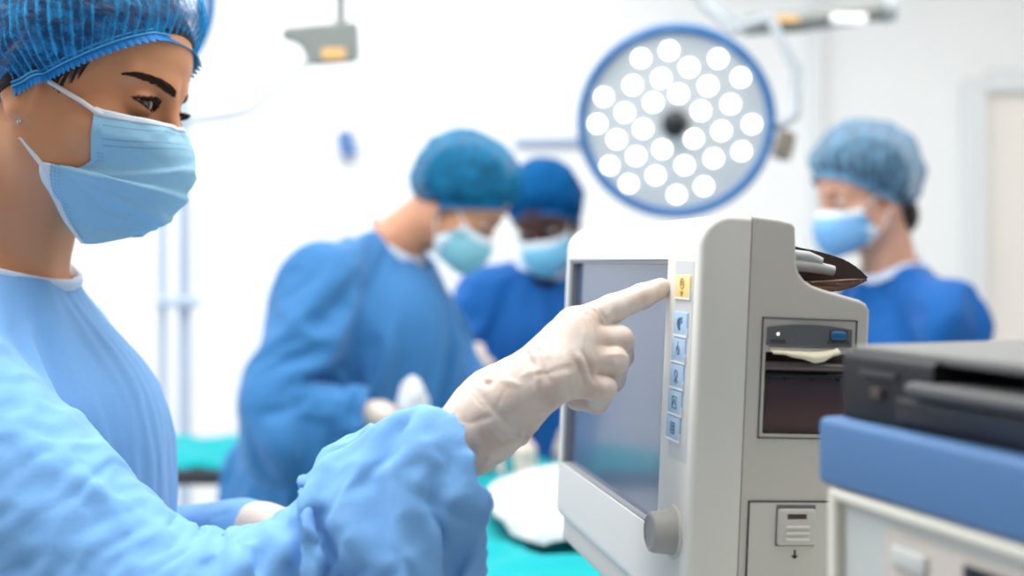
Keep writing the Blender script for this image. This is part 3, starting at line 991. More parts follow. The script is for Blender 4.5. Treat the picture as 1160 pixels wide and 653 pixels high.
# the printer: dark body, grey lid, output bar
PX = 0.014                                                # its front face, behind the bumper lip
pz0 = zt - 0.006
yL, pzt = cfront(951.5, 396, PX)
prn = empty('printer', CM @ Vector((PX + 0.15, yL - 0.2, pz0)), 'low black printer with a grey lid standing on the blue cart top', 'printer')
bm = bmesh.new()
z_in = pzt - 0.008
add_box(bm, (PX + 0.15, yL - 0.21, (pz0 + pzt) / 2), (0.30, 0.42, pzt - pz0 - 0.002), CM, r=0.004)
pb = bm_mesh('printer_body', bm, M['black'], prn, auto=40)
yc1 = cfront(1057, 420, PX)[0]
zc1 = cfront(1057, 407, PX)[1]; zc0 = cfront(1057, 437, PX)[1]
cut = bmesh.new()
add_box(cut, (PX + 0.0, yc1 - 0.25, (zc1 + zc0) / 2), (0.09, 0.5, zc1 - zc0), CM)
bmesh.ops.transform(cut, matrix=wm(prn).inverted(), verts=cut.verts)
boolean(pb, cut)
bm = bmesh.new()
add_box(bm, (PX + 0.155, yL - 0.205, pzt), (0.30, 0.40, 0.006), CM, r=0.002)
bm_mesh('lid', bm, M['lid'], prn, auto=40)
yo = cfront(1024, 440, PX - 0.006)[0]; zo1 = cfront(1024, 432, PX - 0.006)[1]; zo0 = cfront(1024, 450, PX - 0.006)[1]
bm = bmesh.new()
add_box(bm, (PX + 0.03, yo - 0.15, (zo1 + zo0) / 2), (0.076, 0.30, zo1 - zo0), CM, r=0.004)
bm_mesh('output_tray', bm, M['greybar'], prn, auto=40)
ys, zs = cfront(976, 421, PX); ye = cfront(1017, 424, PX)[0]
bm = bmesh.new(); add_box(bm, (PX - 0.0005, (ys + ye) / 2, zs), (0.003, ys - ye, 0.0025), CM)
bm_mesh('badge_strip', bm, M['greybar'], prn)
ys, zs = cfront(995, 446, PX)
bm = bmesh.new(); add_box(bm, (PX - 0.0005, ys, zs), (0.004, 0.009, 0.006), CM, r=0.001)
bm_mesh('port', bm, M['dark'], prn)
ys = cfront(1020, 480, PX)[0]
bm = bmesh.new(); add_box(bm, (PX - 0.001, ys - 0.15, pz0 + 0.016), (0.006, 0.3, 0.013), CM, r=0.002)
bm_mesh('paper_drawer', bm, M['black2'], prn, auto=40)

# ------------------------------------------------------------------ surgical lamps
LED = [(265, 130), (350, 110), (410, 160), (497, 137), (565, 193), (148, 240), (238, 208), (325, 190), (300, 260), (378, 237), (467, 215), (535, 270), (600, 330), (125, 320), (212, 288), (268, 338), (445, 288), (508, 348), (570, 410), (185, 368), (245, 420), (327, 400), (423, 370), (485, 430), (160, 448), (220, 505), (305, 480), (395, 450), (455, 515), (370, 540)]
def surgical_lamp(c, nz, R, label, es=True):
    FMt = frame_z(c, nz)
    t = empty('surgical_lamp', c, label, 'lamp')
    Rm = lambda pr: [(r * R, z * R) for r, z in pr]
    bm = bmesh.new(); add_lathe(bm, Rm([(0, -0.42), (0.3, -0.40), (0.62, -0.30), (0.9, -0.14), (0.955, -0.04), (0.955, 0.0), (0, 0.0)]), FMt, 64)
    bm_mesh('housing', bm, M['lampwhite'], t, auto=35)
    bm = bmesh.new(); add_lathe(bm, Rm([(0.905, 0.0), (0.905, 0.05), (0.925, 0.075), (0.97, 0.085), (0.995, 0.07), (1.0, 0.03), (0.995, -0.05), (0.97, -0.08), (0.93, -0.06), (0.93, 0.0)]), FMt, 72)
    bm_mesh('rim', bm, M['lampblue'], t, auto=35)
    bm = bmesh.new(); add_lathe(bm, Rm([(0, 0.01), (0.3, 0.012), (0.94, 0.02), (0.94, 0.0), (0, 0.0)]), FMt, 64)
    bm_mesh('face_plate', bm, M['lampface'], t, auto=35)
    lm = None
    for (x, y) in LED:
        a = (x - 367) / 305 * R * 1.0; b = -(y - 322) / 288 * R * 1.0
        Ml = FMt @ Matrix.Translation((a, b, 0.012 * R))
        if lm is None:
            bm = bmesh.new(); add_lathe(bm, Rm([(0.068, 0), (0.068, 0.015), (0.050, 0.03), (0, 0.036)]), None, 20)
            lo = bm_mesh('led_lens', bm, M['ledlens'], None, auto=40)
            lm = lo
        else:
            lo = lm.copy(); COL.objects.link(lo)
        lo.parent = t
        lo.matrix_basis = Matrix.Translation(-Vector(c)) @ Ml
    bm = bmesh.new(); add_lathe(bm, Rm([(0, 0.0), (0.13, 0.0), (0.138, 0.05), (0.125, 0.14), (0.11, 0.2), (0.07, 0.225), (0, 0.23)]), FMt, 24)
    bm_mesh('handle', bm, mat('lamp_handle', srgb(28, 28, 34), 0.5), t, auto=40)
    return t, FMt

c = U(765, 139, 2.7); R1 = 0.2315
lampA, FA = surgical_lamp(c, (-0.15, -0.93, -0.33), R1, 'round surgical lamp with lit white lenses, blue rim and black centre handle')
# fork that holds it and the spring arm overhead
pA = [FA @ Vector((R1 * 1.02, -0.02, -0.02)), FA @ Vector((R1 * 1.2, 0.0, -0.05)), FA @ Vector((R1 * 1.22, 0.10, -0.10)), FA @ Vector((R1 * 0.95, 0.22, -0.14)), U(832, 34, 2.85), U(800, 8, 2.86), U(778, -20, 2.88)]
tube('fork', pA, 0.013, M['armlight'], lampA, 14)
bm = bmesh.new(); add_lathe(bm, [(0, -0.03), (0.022, -0.03), (0.025, 0), (0.022, 0.03), (0, 0.03)], frame_z(U(888, 165, 2.74), (0.3, 0.2, 1)), 24)
bm_mesh('fork_joint', bm, M['brownjoint'], lampA, auto=40)
armB = empty('spring_arm', U(925, 20, 2.9), 'long grey lamp arm with an orange label above the lit lamp', 'arm')
tube('arm_tube', [U(842, 29, 2.9), U(905, 24, 2.9), U(1000, 12, 2.9)], [0.026, 0.028, 0.026], M['armgrey'], armB, 20)
tube('arm_tube', [U(1000, 12, 2.9), U(1012, 10, 2.9)], [0.034, 0.03], M['armlight'], armB, 20)
tube('hanger', [U(842, 29, 2.9), U(800, 4, 2.9), U(770, -60, 2.9), Vector((U(770, -60, 2.9).x, 2.9, ZC))], 0.018, M['armlight'], armB, 14)
bm = bmesh.new(); add_box(bm, U(886, 22, 2.868), (0.085, 0.012, 0.016), r=0.003)
bm_mesh('arm_label', bm, M['orange'], armB)
bm = bmesh.new(); add_box(bm, U(962, 21, 2.868), (0.09, 0.014, 0.024), r=0.006)
bm_mesh('arm_light', bm, mat('arm_light_lens', srgb(255, 255, 255), 0.3, emit=(1, 1, 1, 1), es=0.35), armB)

# second lamp behind the woman's head, and the arm joint that carries it
c2 = U(124, -6, 2.6)
lampB, FB = surgical_lamp(c2, (0.22, -0.93, -0.28), 0.235, 'surgical lamp half hidden behind the woman in the cap')
joint = empty('lamp_joint', U(370, 50, 2.5), 'grey lamp joint hanging from the ceiling with orange label and bent rod', 'arm')
bm = bmesh.new()
J = lambda x, y, dd: U(x, y, 2.5 + dd)
out = [(318, 33), (322, 31), (400, 24), (406, 25), (408, 68), (404, 71), (352, 75), (347, 72), (345, 60), (338, 50), (330, 47), (320, 47)]
va = [bm.verts.new(J(x, y, -0.045)) for x, y in out]; vb = [bm.verts.new(J(x, y, 0.045)) for x, y in out]
bm.faces.new(va); bm.faces.new(vb[::-1])
for k in range(len(out)): bm.faces.new((va[k], va[(k + 1) % len(out)], vb[(k + 1) % len(out)], vb[k]))
bmesh.ops.recalc_face_normals(bm, faces=bm.faces)
bmesh.ops.bevel(bm, geom=bm.edges[:], offset=0.006, segments=3, affect='EDGES')
bm_mesh('joint_housing', bm, M['armgrey'], joint, auto=40)
bm = bmesh.new(); add_box(bm, J(378, 61, -0.047), (0.050, 0.006, 0.024), r=0.002)
bm_mesh('joint_label', bm, M['orange'], joint)
tube('drop_tube', [J(386, 27, 0), Vector((J(386, 27, 0).x, 2.5, ZC))], 0.0105, M['armgrey'], joint, 14)
tube('bent_rod', [J(350, 70, 0), J(320, 95, 0), J(290, 121, 0), J(276, 128, 0), J(255, 132, 0), J(225, 136, 0.02), J(190, 139, 0.04), J(150, 110, 0.1)], [0.0055, 0.0055, 0.006, 0.007, 0.008, 0.0075, 0.0075, 0.0075], M['armlight'], joint, 12)

# small blue-grey holder on the back wall
hold = empty('wall_holder', U(392, 160, YB), 'small blue-grey holder on the bright back wall', 'holder')
bm = bmesh.new()
hp = [(382, 150), (397, 147), (404, 172), (400, 177), (384, 174)]
va = [bm.verts.new(U(x, y, YB - 0.06)) for x, y in hp]; vb = [bm.verts.new(U(x, y, YB - 0.001)) for x, y in hp]
bm.faces.new(va); bm.faces.new(vb[::-1])
for k in range(len(hp)): bm.faces.new((va[k], va[(k + 1) % len(hp)], vb[(k + 1) % len(hp)], vb[k]))
bm_mesh('holder_body', bm, M['bluegrey'], hold)
bm = bmesh.new(); add_box(bm, U(386, 165, YB - 0.03), (0.02, 0.055, 0.10), r=0.004); bm_mesh('holder_clip', bm, M['lampwhite'], hold)

# pole stand by the wall
ps = empty('pole_stand', (U(198, 300, 3.6).x, 3.6, 0), 'pale double pole stand before the bright wall behind the woman', 'stand')
for px, r in ((184, 0.013), (209, 0.020)):
    q = U(px, 180, 3.6)
    tube('pole', [(q.x, 3.6, 0.06), (q.x, 3.6, 2.15)], r, M['pole'], ps, 16)
a, b = U(178, 343, 3.57), U(226, 343, 3.57)
bm = bmesh.new(); add_box(bm, (a + b) / 2, (b.x - a.x, 0.05, 0.03), r=0.006); bm_mesh('clamp', bm, M['pole'], ps, auto=40)
bm = bmesh.new(); add_box(bm, (U(198, 0, 3.6).x, 3.6, 0.035), (0.34, 0.4, 0.05), r=0.015); bm_mesh('base', bm, M['pole'], ps, auto=40)

# ------------------------------------------------------------------ operating table, drapes; instrument table
def cloth(name, x0, x1, y0, y1, z, drop, m, seed, parent=None, hump=None, step=0.016, amp=0.03, rough=6.0, rnd=0.0):
    """a sheet lying on a table with wrinkles; its rim hangs down by drop"""
    nx = int((x1 - x0 + 2 * drop) / step); ny = int((y1 - y0 + 2 * drop) / step)
    gx = np.linspace(-drop, x1 - x0 + drop, nx); gy = np.linspace(-drop, y1 - y0 + drop, ny)
    X, Y = np.meshgrid(gx, gy, indexing='ij')
    ox = np.clip(X, 0, x1 - x0); oy = np.clip(Y, 0, y1 - y0)
    over = np.sqrt((X - ox) ** 2 + (Y - oy) ** 2)
    P = np.stack([X.ravel(), Y.ravel(), np.zeros(X.size)], -1).astype(np.float32)
    r = ridge(P * rough + fbm(P * 3, seed + 5)[:, None] * 1.5, seed).reshape(X.shape)
    Z = amp * r * 0.6 - np.minimum(over, drop) * 0.97
    if hump is not None: Z = Z + hump(ox + x0, oy + y0)
    flare = 0.12 * over * (0.6 + 0.8 * np.sin(18 * (X + Y) + 3 * r))
    dxn = np.where(over > 0, (X - ox) / (over + 1e-6), 0); dyn = np.where(over > 0, (Y - oy) / (over + 1e-6), 0)
    if rnd:
        u = (ox / (x1 - x0) - 0.5) * 2; v = (oy / (y1 - y0) - 0.5) * 2
        cx_, cy_ = (x1 - x0) / 2, (y1 - y0) / 2
        ox, oy = cx_ + cx_ * u * np.sqrt(1 - rnd * v * v), cy_ + cy_ * v * np.sqrt(1 - rnd * u * u)
    V = np.stack([ox + x0 + dxn * flare, oy + y0 + dyn * flare, z + Z], -1).reshape(-1, 3)
    ii = np.arange(nx * ny).reshape(nx, ny)
    Q = np.stack([ii[:-1, :-1], ii[1:, :-1], ii[1:, 1:], ii[:-1, 1:]], -1).reshape(-1, 4)
    return mknp(name, V, Q, m, parent)

ot = empty('operating_table', (0.15, 2.0, 0), 'operating table under a teal drape behind the monitor', 'table')
box('table_top', (0.15, 2.0, 0.90), (0.56, 1.30, 0.06), M['steel'], ot, r=0.015)
box('pedestal', (0.15, 2.0, 0.48), (0.3, 0.36, 0.80), M['lampwhite'], ot, r=0.02)
box('base', (0.15, 2.0, 0.06), (0.5, 0.8, 0.1), M['lampwhite'], ot, r=0.02)
dr = cloth('surgical_drape', -0.15, 0.45, 1.34, 2.66, 0.945, 0.42, M['teal'], 3, amp=0.05, rough=5.0)
tag(dr, 'crumpled teal surgical drape spread over the operating table', 'drape')
def wh(x, y):
    q = np.clip(1 - ((x - 0.19) / 0.26) ** 4 - ((y - 2.01) / 0.34) ** 4, 0, 1)
    return 0.03 * np.sqrt(q)
sh = cloth('folded_sheet', -0.045, 0.42, 1.70, 2.32, 0.985, 0.012, M['sheet'], 11, amp=0.006, rough=3.0, step=0.012, hump=wh, rnd=0.5)
tag(sh, 'smooth white sheet lying on the teal drape', 'sheet')

it = empty('instrument_table', (-0.85, 2.85, 0), 'small steel instrument table behind the woman', 'table')
zt_ = 0.93
box('table_top', (-0.86, 2.85, zt_ - 0.02), (0.5, 0.42, 0.035), M['rubber'], it, r=0.006)
for x in (-1.07, -0.65):
    for y in (2.68, 3.02):
        tube('leg', [(x, y, 0.0), (x, y, zt_ - 0.03)], 0.014, M['steel'], it, 12)
tc_ = cloth('table_cloth', -1.08, -0.645, 2.66, 3.04, zt_ + 0.002, 0.012, M['teal'], 21, amp=0.035, rough=7.0)
tag(tc_, 'small teal cloth lying on the instrument table', 'cloth')

# ------------------------------------------------------------------ people: shared field of a head, in head coordinates
# x forward, y to the person's left, z up; origin between the eyes' centres, half way into the skull
EYEC = (0.0745, 0.0315, -0.002)
EA, EUP, ELO, ETILT = 0.0158, 0.0056, 0.0042, 0.10
def head_field(p, ears=True, eyes=True, cut=True):
    q = p.copy(); q[:, 1] = np.abs(q[:, 1])
    d = ell(q, (-0.008, 0, 0.035), (0.096, 0.075, 0.088))
    d = smin(d, ell(q, (0.038, 0, 0.042), (0.053, 0.058, 0.050)), 0.02)
    d = smin(d, ell(q, (0.026, 0, -0.033), (0.062, 0.057, 0.082)), 0.03)
    d = smin(d, cap(q, (-0.004, 0.050, -0.060), (0.066, 0.016, -0.097), 0.013, 0.013), 0.030)
    d = smin(d, sph(q, (0.076, 0, -0.096), 0.015), 0.022)
    d = smin(d, sph(q, (0.050, 0.041, -0.036), 0.021), 0.024)
    d = smin(d, cap(q, (0.086, 0.010, 0.017), (0.068, 0.046, 0.020), 0.0075), 0.016)
    d = smax(d, -ell(q, (0.097, 0.031, -0.002), (0.018, 0.017, 0.011)), 0.014)
    d = smin(d, cap(q, (0.090, 0, 0.004), (0.112, 0, -0.040), 0.0055, 0.0095), 0.014)
    d = smin(d, sph(q, (0.100, 0.012, -0.046), 0.0075), 0.008)
    d = smin(d, ell(q, (0.097, 0, -0.068), (0.010, 0.022, 0.006)), 0.008)
    d = smin(d, ell(q, (0.095, 0, -0.078), (0.009, 0.019, 0.006)), 0.008)
    if ears:
        e = ell(q, (-0.016, 0.074, -0.010), (0.017, 0.006, 0.029))
        e = smin(e, sph(q, (-0.010, 0.0725, -0.041), 0.0075), 0.008)
        e = smax(e, -ell(q, (-0.012, 0.082, -0.010), (0.010, 0.007, 0.017)), 0.004)
        d = smin(d, e, 0.006)
    if eyes:
        d = smin(d, ell(q, EYEC, (0.0146, 0.0160, 0.0146)), 0.005)
    if eyes and cut:
        a = EA
        ey = (q[:, 1] - EYEC[1]); ez = q[:, 2] - EYEC[2] - ETILT * ey + 0.0005
        up, lo = EUP, ELO
        R1, R2 = (a * a + up * up) / (2 * up), (a * a + lo * lo) / (2 * lo)
        al = np.maximum(np.sqrt(ey ** 2 + (ez + R1 - up) ** 2) - R1, np.sqrt(ey ** 2 + (ez - R2 + lo) ** 2) - R2)
        al = np.maximum(al, (EYEC[0] - 0.002) - q[:, 0])
        d = np.maximum(d, -al)
    return d

def lid_curve(up, n=19):
    """points of the lid edge of the eye (person's left), laid on the lid"""
    a = EA; s = EUP if up else ELO
    R = (a * a + s * s) / (2 * s)
    P = []
    for i in range(n):
        y = -a + 2 * a * i / (n - 1)
        z = (math.sqrt(max(R * R - y * y, 0)) - R + s) * (1 if up else -1)
        P.append((0.115, EYEC[1] + y, EYEC[2] + z + ETILT * y - 0.0005))
    P = np.array(P, np.float32)
    for _ in range(60):
        P[:, 0] -= np.clip(head_field(P, False, True, False), -0.004, 0.004) * 0.8
    return [Vector(map(float, q)) for q in P]

class Head:
    def __init__(s, C, yaw, pitch=0, roll=0, size=1.0, eyes=True):
        s.R = turn(yaw, pitch, roll); s.C = Vector(C); s.k = size; s.eyes = eyes
        s.Rn = np.array(s.R, np.float32)
    def to_local(s, p): return ((p - A3(s.C)) @ s.Rn) / s.k
    def field(s, p, ears=True, eyes=None): return head_field(s.to_local(p), ears, s.eyes if eyes is None else eyes) * s.k
    def w(s, v): return s.C + s.R @ (Vector(v) * s.k)
    def loc(s, p): return (s.R.transposed() @ (Vector(p) - s.C)) / s.k
    def wdir(s, v): return s.R @ Vector(v)

def skin_mat(name, base, blush, sss=0.12):
    k = MT(name)
    tc = k.n('ShaderNodeTexCoord')
    n1 = k.n('ShaderNodeTexNoise'); n1.inputs['Scale'].default_value = 14; n1.inputs['Detail'].default_value = 5
    n2 = k.n('ShaderNodeTexNoise'); n2.inputs['Scale'].default_value = 900; n2.inputs['Detail'].default_value = 2
    k.l(tc.outputs['Object'], n1.inputs['Vector']); k.l(tc.outputs['Object'], n2.inputs['Vector'])
    mx = k.n('ShaderNodeMix', data_type='RGBA'); mx.inputs[6].default_value = base; mx.inputs[7].default_value = blush
    k.l(n1.outputs['Fac'], mx.inputs[0]); k.l(mx.outputs[2], k.b.inputs['Base Color'])
    bp = k.n('ShaderNodeBump'); bp.inputs['Strength'].default_value = 0.12; bp.inputs['Distance'].default_value = 0.0006
    k.l(n2.outputs['Fac'], bp.inputs['Height']); k.l(bp.outputs[0], k.b.inputs['Normal'])
    k.set(Roughness=0.46)
    k.b.inputs['Subsurface Weight'].default_value = sss
    k.b.inputs['Subsurface Radius'].default_value = (0.9, 0.35, 0.2)
    k.b.inputs['Subsurface Scale'].default_value = 0.006
    return k.m

def fabric_mat(name, col, fleck=0.06, bump=0.25):
    """non-woven cloth: fine fibre mottling and a soft bump"""
    k = MT(name)
    tc = k.n('ShaderNodeTexCoord')
    n1 = k.n('ShaderNodeTexNoise'); n1.inputs['Scale'].default_value = 260; n1.inputs['Detail'].default_value = 4
    n3 = k.n('ShaderNodeTexNoise'); n3.inputs['Scale'].default_value = 5; n3.inputs['Detail'].default_value = 3
    k.l(tc.outputs['Object'], n1.inputs['Vector']); k.l(tc.outputs['Object'], n3.inputs['Vector'])
    add = k.n('ShaderNodeMath', operation='ADD'); k.l(n1.outputs['Fac'], add.inputs[0]); k.l(n3.outputs['Fac'], add.inputs[1])
    hf = k.n('ShaderNodeMath', operation='MULTIPLY'); hf.inputs[1].default_value = 0.5; k.l(add.outputs[0], hf.inputs[0])
    mx = k.n('ShaderNodeMix', data_type='RGBA')
    mx.inputs[6].default_value = tuple(c * (1 - fleck * 2) for c in col[:3]) + (1,)
    mx.inputs[7].default_value = tuple(min(1, c * (1 + fleck * 2)) for c in col[:3]) + (1,)
    k.l(hf.outputs[0], mx.inputs[0]); k.l(mx.outputs[2], k.b.inputs['Base Color'])
    bp = k.n('ShaderNodeBump'); bp.inputs['Strength'].default_value = bump; bp.inputs['Distance'].default_value = 0.0006
    k.l(n1.outputs['Fac'], bp.inputs['Height']); k.l(bp.outputs[0], k.b.inputs['Normal'])
    k.set(Roughness=0.75); k.b.inputs['Specular IOR Level'].default_value = 0.25
    k.b.inputs['Sheen Weight'].default_value = 0.15; k.b.inputs['Sheen Roughness'].default_value = 0.5
    return k.m

def cap_mat(name, lo, hi, clear=0.30, scale=700):
    """thin see-through non-woven cap cloth; doubled cloth in the gathers lets less through"""
    k = MT(name)
    tc = k.n('ShaderNodeTexCoord')
    n1 = k.n('ShaderNodeTexNoise'); n1.inputs['Scale'].default_value = scale; n1.inputs['Detail'].default_value = 3
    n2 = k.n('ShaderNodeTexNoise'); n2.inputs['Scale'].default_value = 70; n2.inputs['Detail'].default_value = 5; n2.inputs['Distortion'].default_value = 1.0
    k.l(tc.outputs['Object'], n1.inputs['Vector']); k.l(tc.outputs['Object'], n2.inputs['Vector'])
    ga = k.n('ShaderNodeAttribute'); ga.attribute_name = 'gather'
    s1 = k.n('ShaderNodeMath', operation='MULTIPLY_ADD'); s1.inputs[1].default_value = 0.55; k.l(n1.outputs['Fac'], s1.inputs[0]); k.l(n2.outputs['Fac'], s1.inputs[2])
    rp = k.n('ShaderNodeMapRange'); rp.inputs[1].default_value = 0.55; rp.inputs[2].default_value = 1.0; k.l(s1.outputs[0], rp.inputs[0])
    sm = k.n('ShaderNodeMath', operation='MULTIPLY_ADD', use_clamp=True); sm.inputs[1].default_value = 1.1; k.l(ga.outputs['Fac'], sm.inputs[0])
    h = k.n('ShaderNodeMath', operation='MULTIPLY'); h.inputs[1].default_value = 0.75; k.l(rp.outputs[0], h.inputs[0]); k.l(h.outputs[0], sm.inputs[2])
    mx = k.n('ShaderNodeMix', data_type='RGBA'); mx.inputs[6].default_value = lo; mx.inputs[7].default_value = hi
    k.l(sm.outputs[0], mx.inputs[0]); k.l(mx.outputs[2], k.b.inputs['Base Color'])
    al = k.n('ShaderNodeMapRange'); al.inputs[3].default_value = 1 - 2 * clear; al.inputs[4].default_value = 1.0
    k.l(sm.outputs[0], al.inputs[0]); k.l(al.outputs[0], k.b.inputs['Alpha'])
    k.set(Roughness=0.8); k.b.inputs['Specular IOR Level'].default_value = 0.1
    return k.m

M['skinW'] = skin_mat('woman_skin', srgb(228, 162, 116), srgb(210, 136, 94))
M['hair'] = mat('dark_brown_hair', srgb(36, 25, 22), 0.45, 0.4, var=0.25, vs=60, bump=0.5, bs=500, stretch=(0.1, 1, 1))
M['brow'] = mat('brow_hair', srgb(60, 42, 34), 0.7, 0.15, var=0.2, vs=300)
M['sclera'] = mat('eye_white', srgb(222, 212, 206), 0.12, 0.6, var=0.02)
M['iris'] = mat('brown_iris', srgb(58, 36, 24), 0.1, 0.6, var=0.35, vs=900)
M['pupil'] = mat('pupil', srgb(10, 8, 8), 0.05, 0.8)
M['gownW'] = fabric_mat('light_blue_gown', srgb(114, 167, 222))
M['band'] = fabric_mat('gown_binding', srgb(206, 220, 240))
M['maskblue'] = fabric_mat('mask_blue', srgb(158, 206, 234), 0.05, 0.12)
M['maskedge'] = fabric_mat('mask_white_edge', srgb(224, 236, 244), 0.02, 0.1)
M['stitch'] = mat('mask_weld_dots', srgb(70, 104, 138), 0.6, 0.2)
M['loop'] = fabric_mat('ear_loop_elastic', srgb(238, 234, 232), 0.02, 0.2)
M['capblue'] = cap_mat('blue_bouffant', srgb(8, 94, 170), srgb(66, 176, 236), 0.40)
M['capband'] = mat('cap_band', srgb(22, 128, 206), 0.55, 0.3, var=0.15, vs=300)
M['capthread'] = mat('cap_thread', srgb(110, 196, 236), 0.5, 0.3)
M['silver'] = mat('silver_stud', srgb(200, 200, 205), 0.15, 0.6, metal=1.0)
M['trousers'] = fabric_mat('scrub_trousers', srgb(70, 120, 180))
M['clog'] = mat('white_clog', srgb(220, 224, 228), 0.5, 0.4)

def glove_mat():
    k = MT('latex_glove')
    tc = k.n('ShaderNodeTexCoord')
    n1 = k.n('ShaderNodeTexNoise'); n1.inputs['Scale'].default_value = 38; n1.inputs['Detail'].default_value = 4; n1.inputs['Distortion'].default_value = 0.8
    k.l(tc.outputs['Object'], n1.inputs['Vector'])
    rp = k.n('ShaderNodeMapRange'); rp.inputs[1].default_value = 0.35; rp.inputs[2].default_value = 0.68
    k.l(n1.outputs['Fac'], rp.inputs[0])
    mx = k.n('ShaderNodeMix', data_type='RGBA'); mx.inputs[6].default_value = srgb(218, 196, 182); mx.inputs[7].default_value = srgb(234, 222, 212)
    k.l(rp.outputs[0], mx.inputs[0]); k.l(mx.outputs[2], k.b.inputs['Base Color'])
    n2 = k.n('ShaderNodeTexNoise'); n2.inputs['Scale'].default_value = 160; n2.inputs['Detail'].default_value = 3; n2.inputs['Distortion'].default_value = 1.5
    mp = k.n('ShaderNodeMapping'); mp.inputs['Scale'].default_value = (0.6, 1.0, 1.6); mp.inputs['Rotation'].default_value = (0, 0.6, 0)
    k.l(tc.outputs['Object'], mp.inputs['Vector']); k.l(mp.outputs[0], n2.inputs['Vector'])
    bp = k.n('ShaderNodeBump'); bp.inputs['Strength'].default_value = 0.2; bp.inputs['Distance'].default_value = 0.001
    k.l(n2.outputs['Fac'], bp.inputs['Height']); k.l(bp.outputs[0], k.b.inputs['Normal'])
    k.set(Roughness=0.42)
    k.b.inputs['Subsurface Weight'].default_value = 0.15; k.b.inputs['Subsurface Radius'].default_value = (0.8, 0.4, 0.25); k.b.inputs['Subsurface Scale'].default_value = 0.004
    return k.m
M['glove'] = glove_mat()

# ---------------------------------------------------------------- builders shared by all figures
def rim_plane(p, xf=0.088, zf=0.062, slope=0.80):
    return zf + (p[..., 0] - xf) * slope

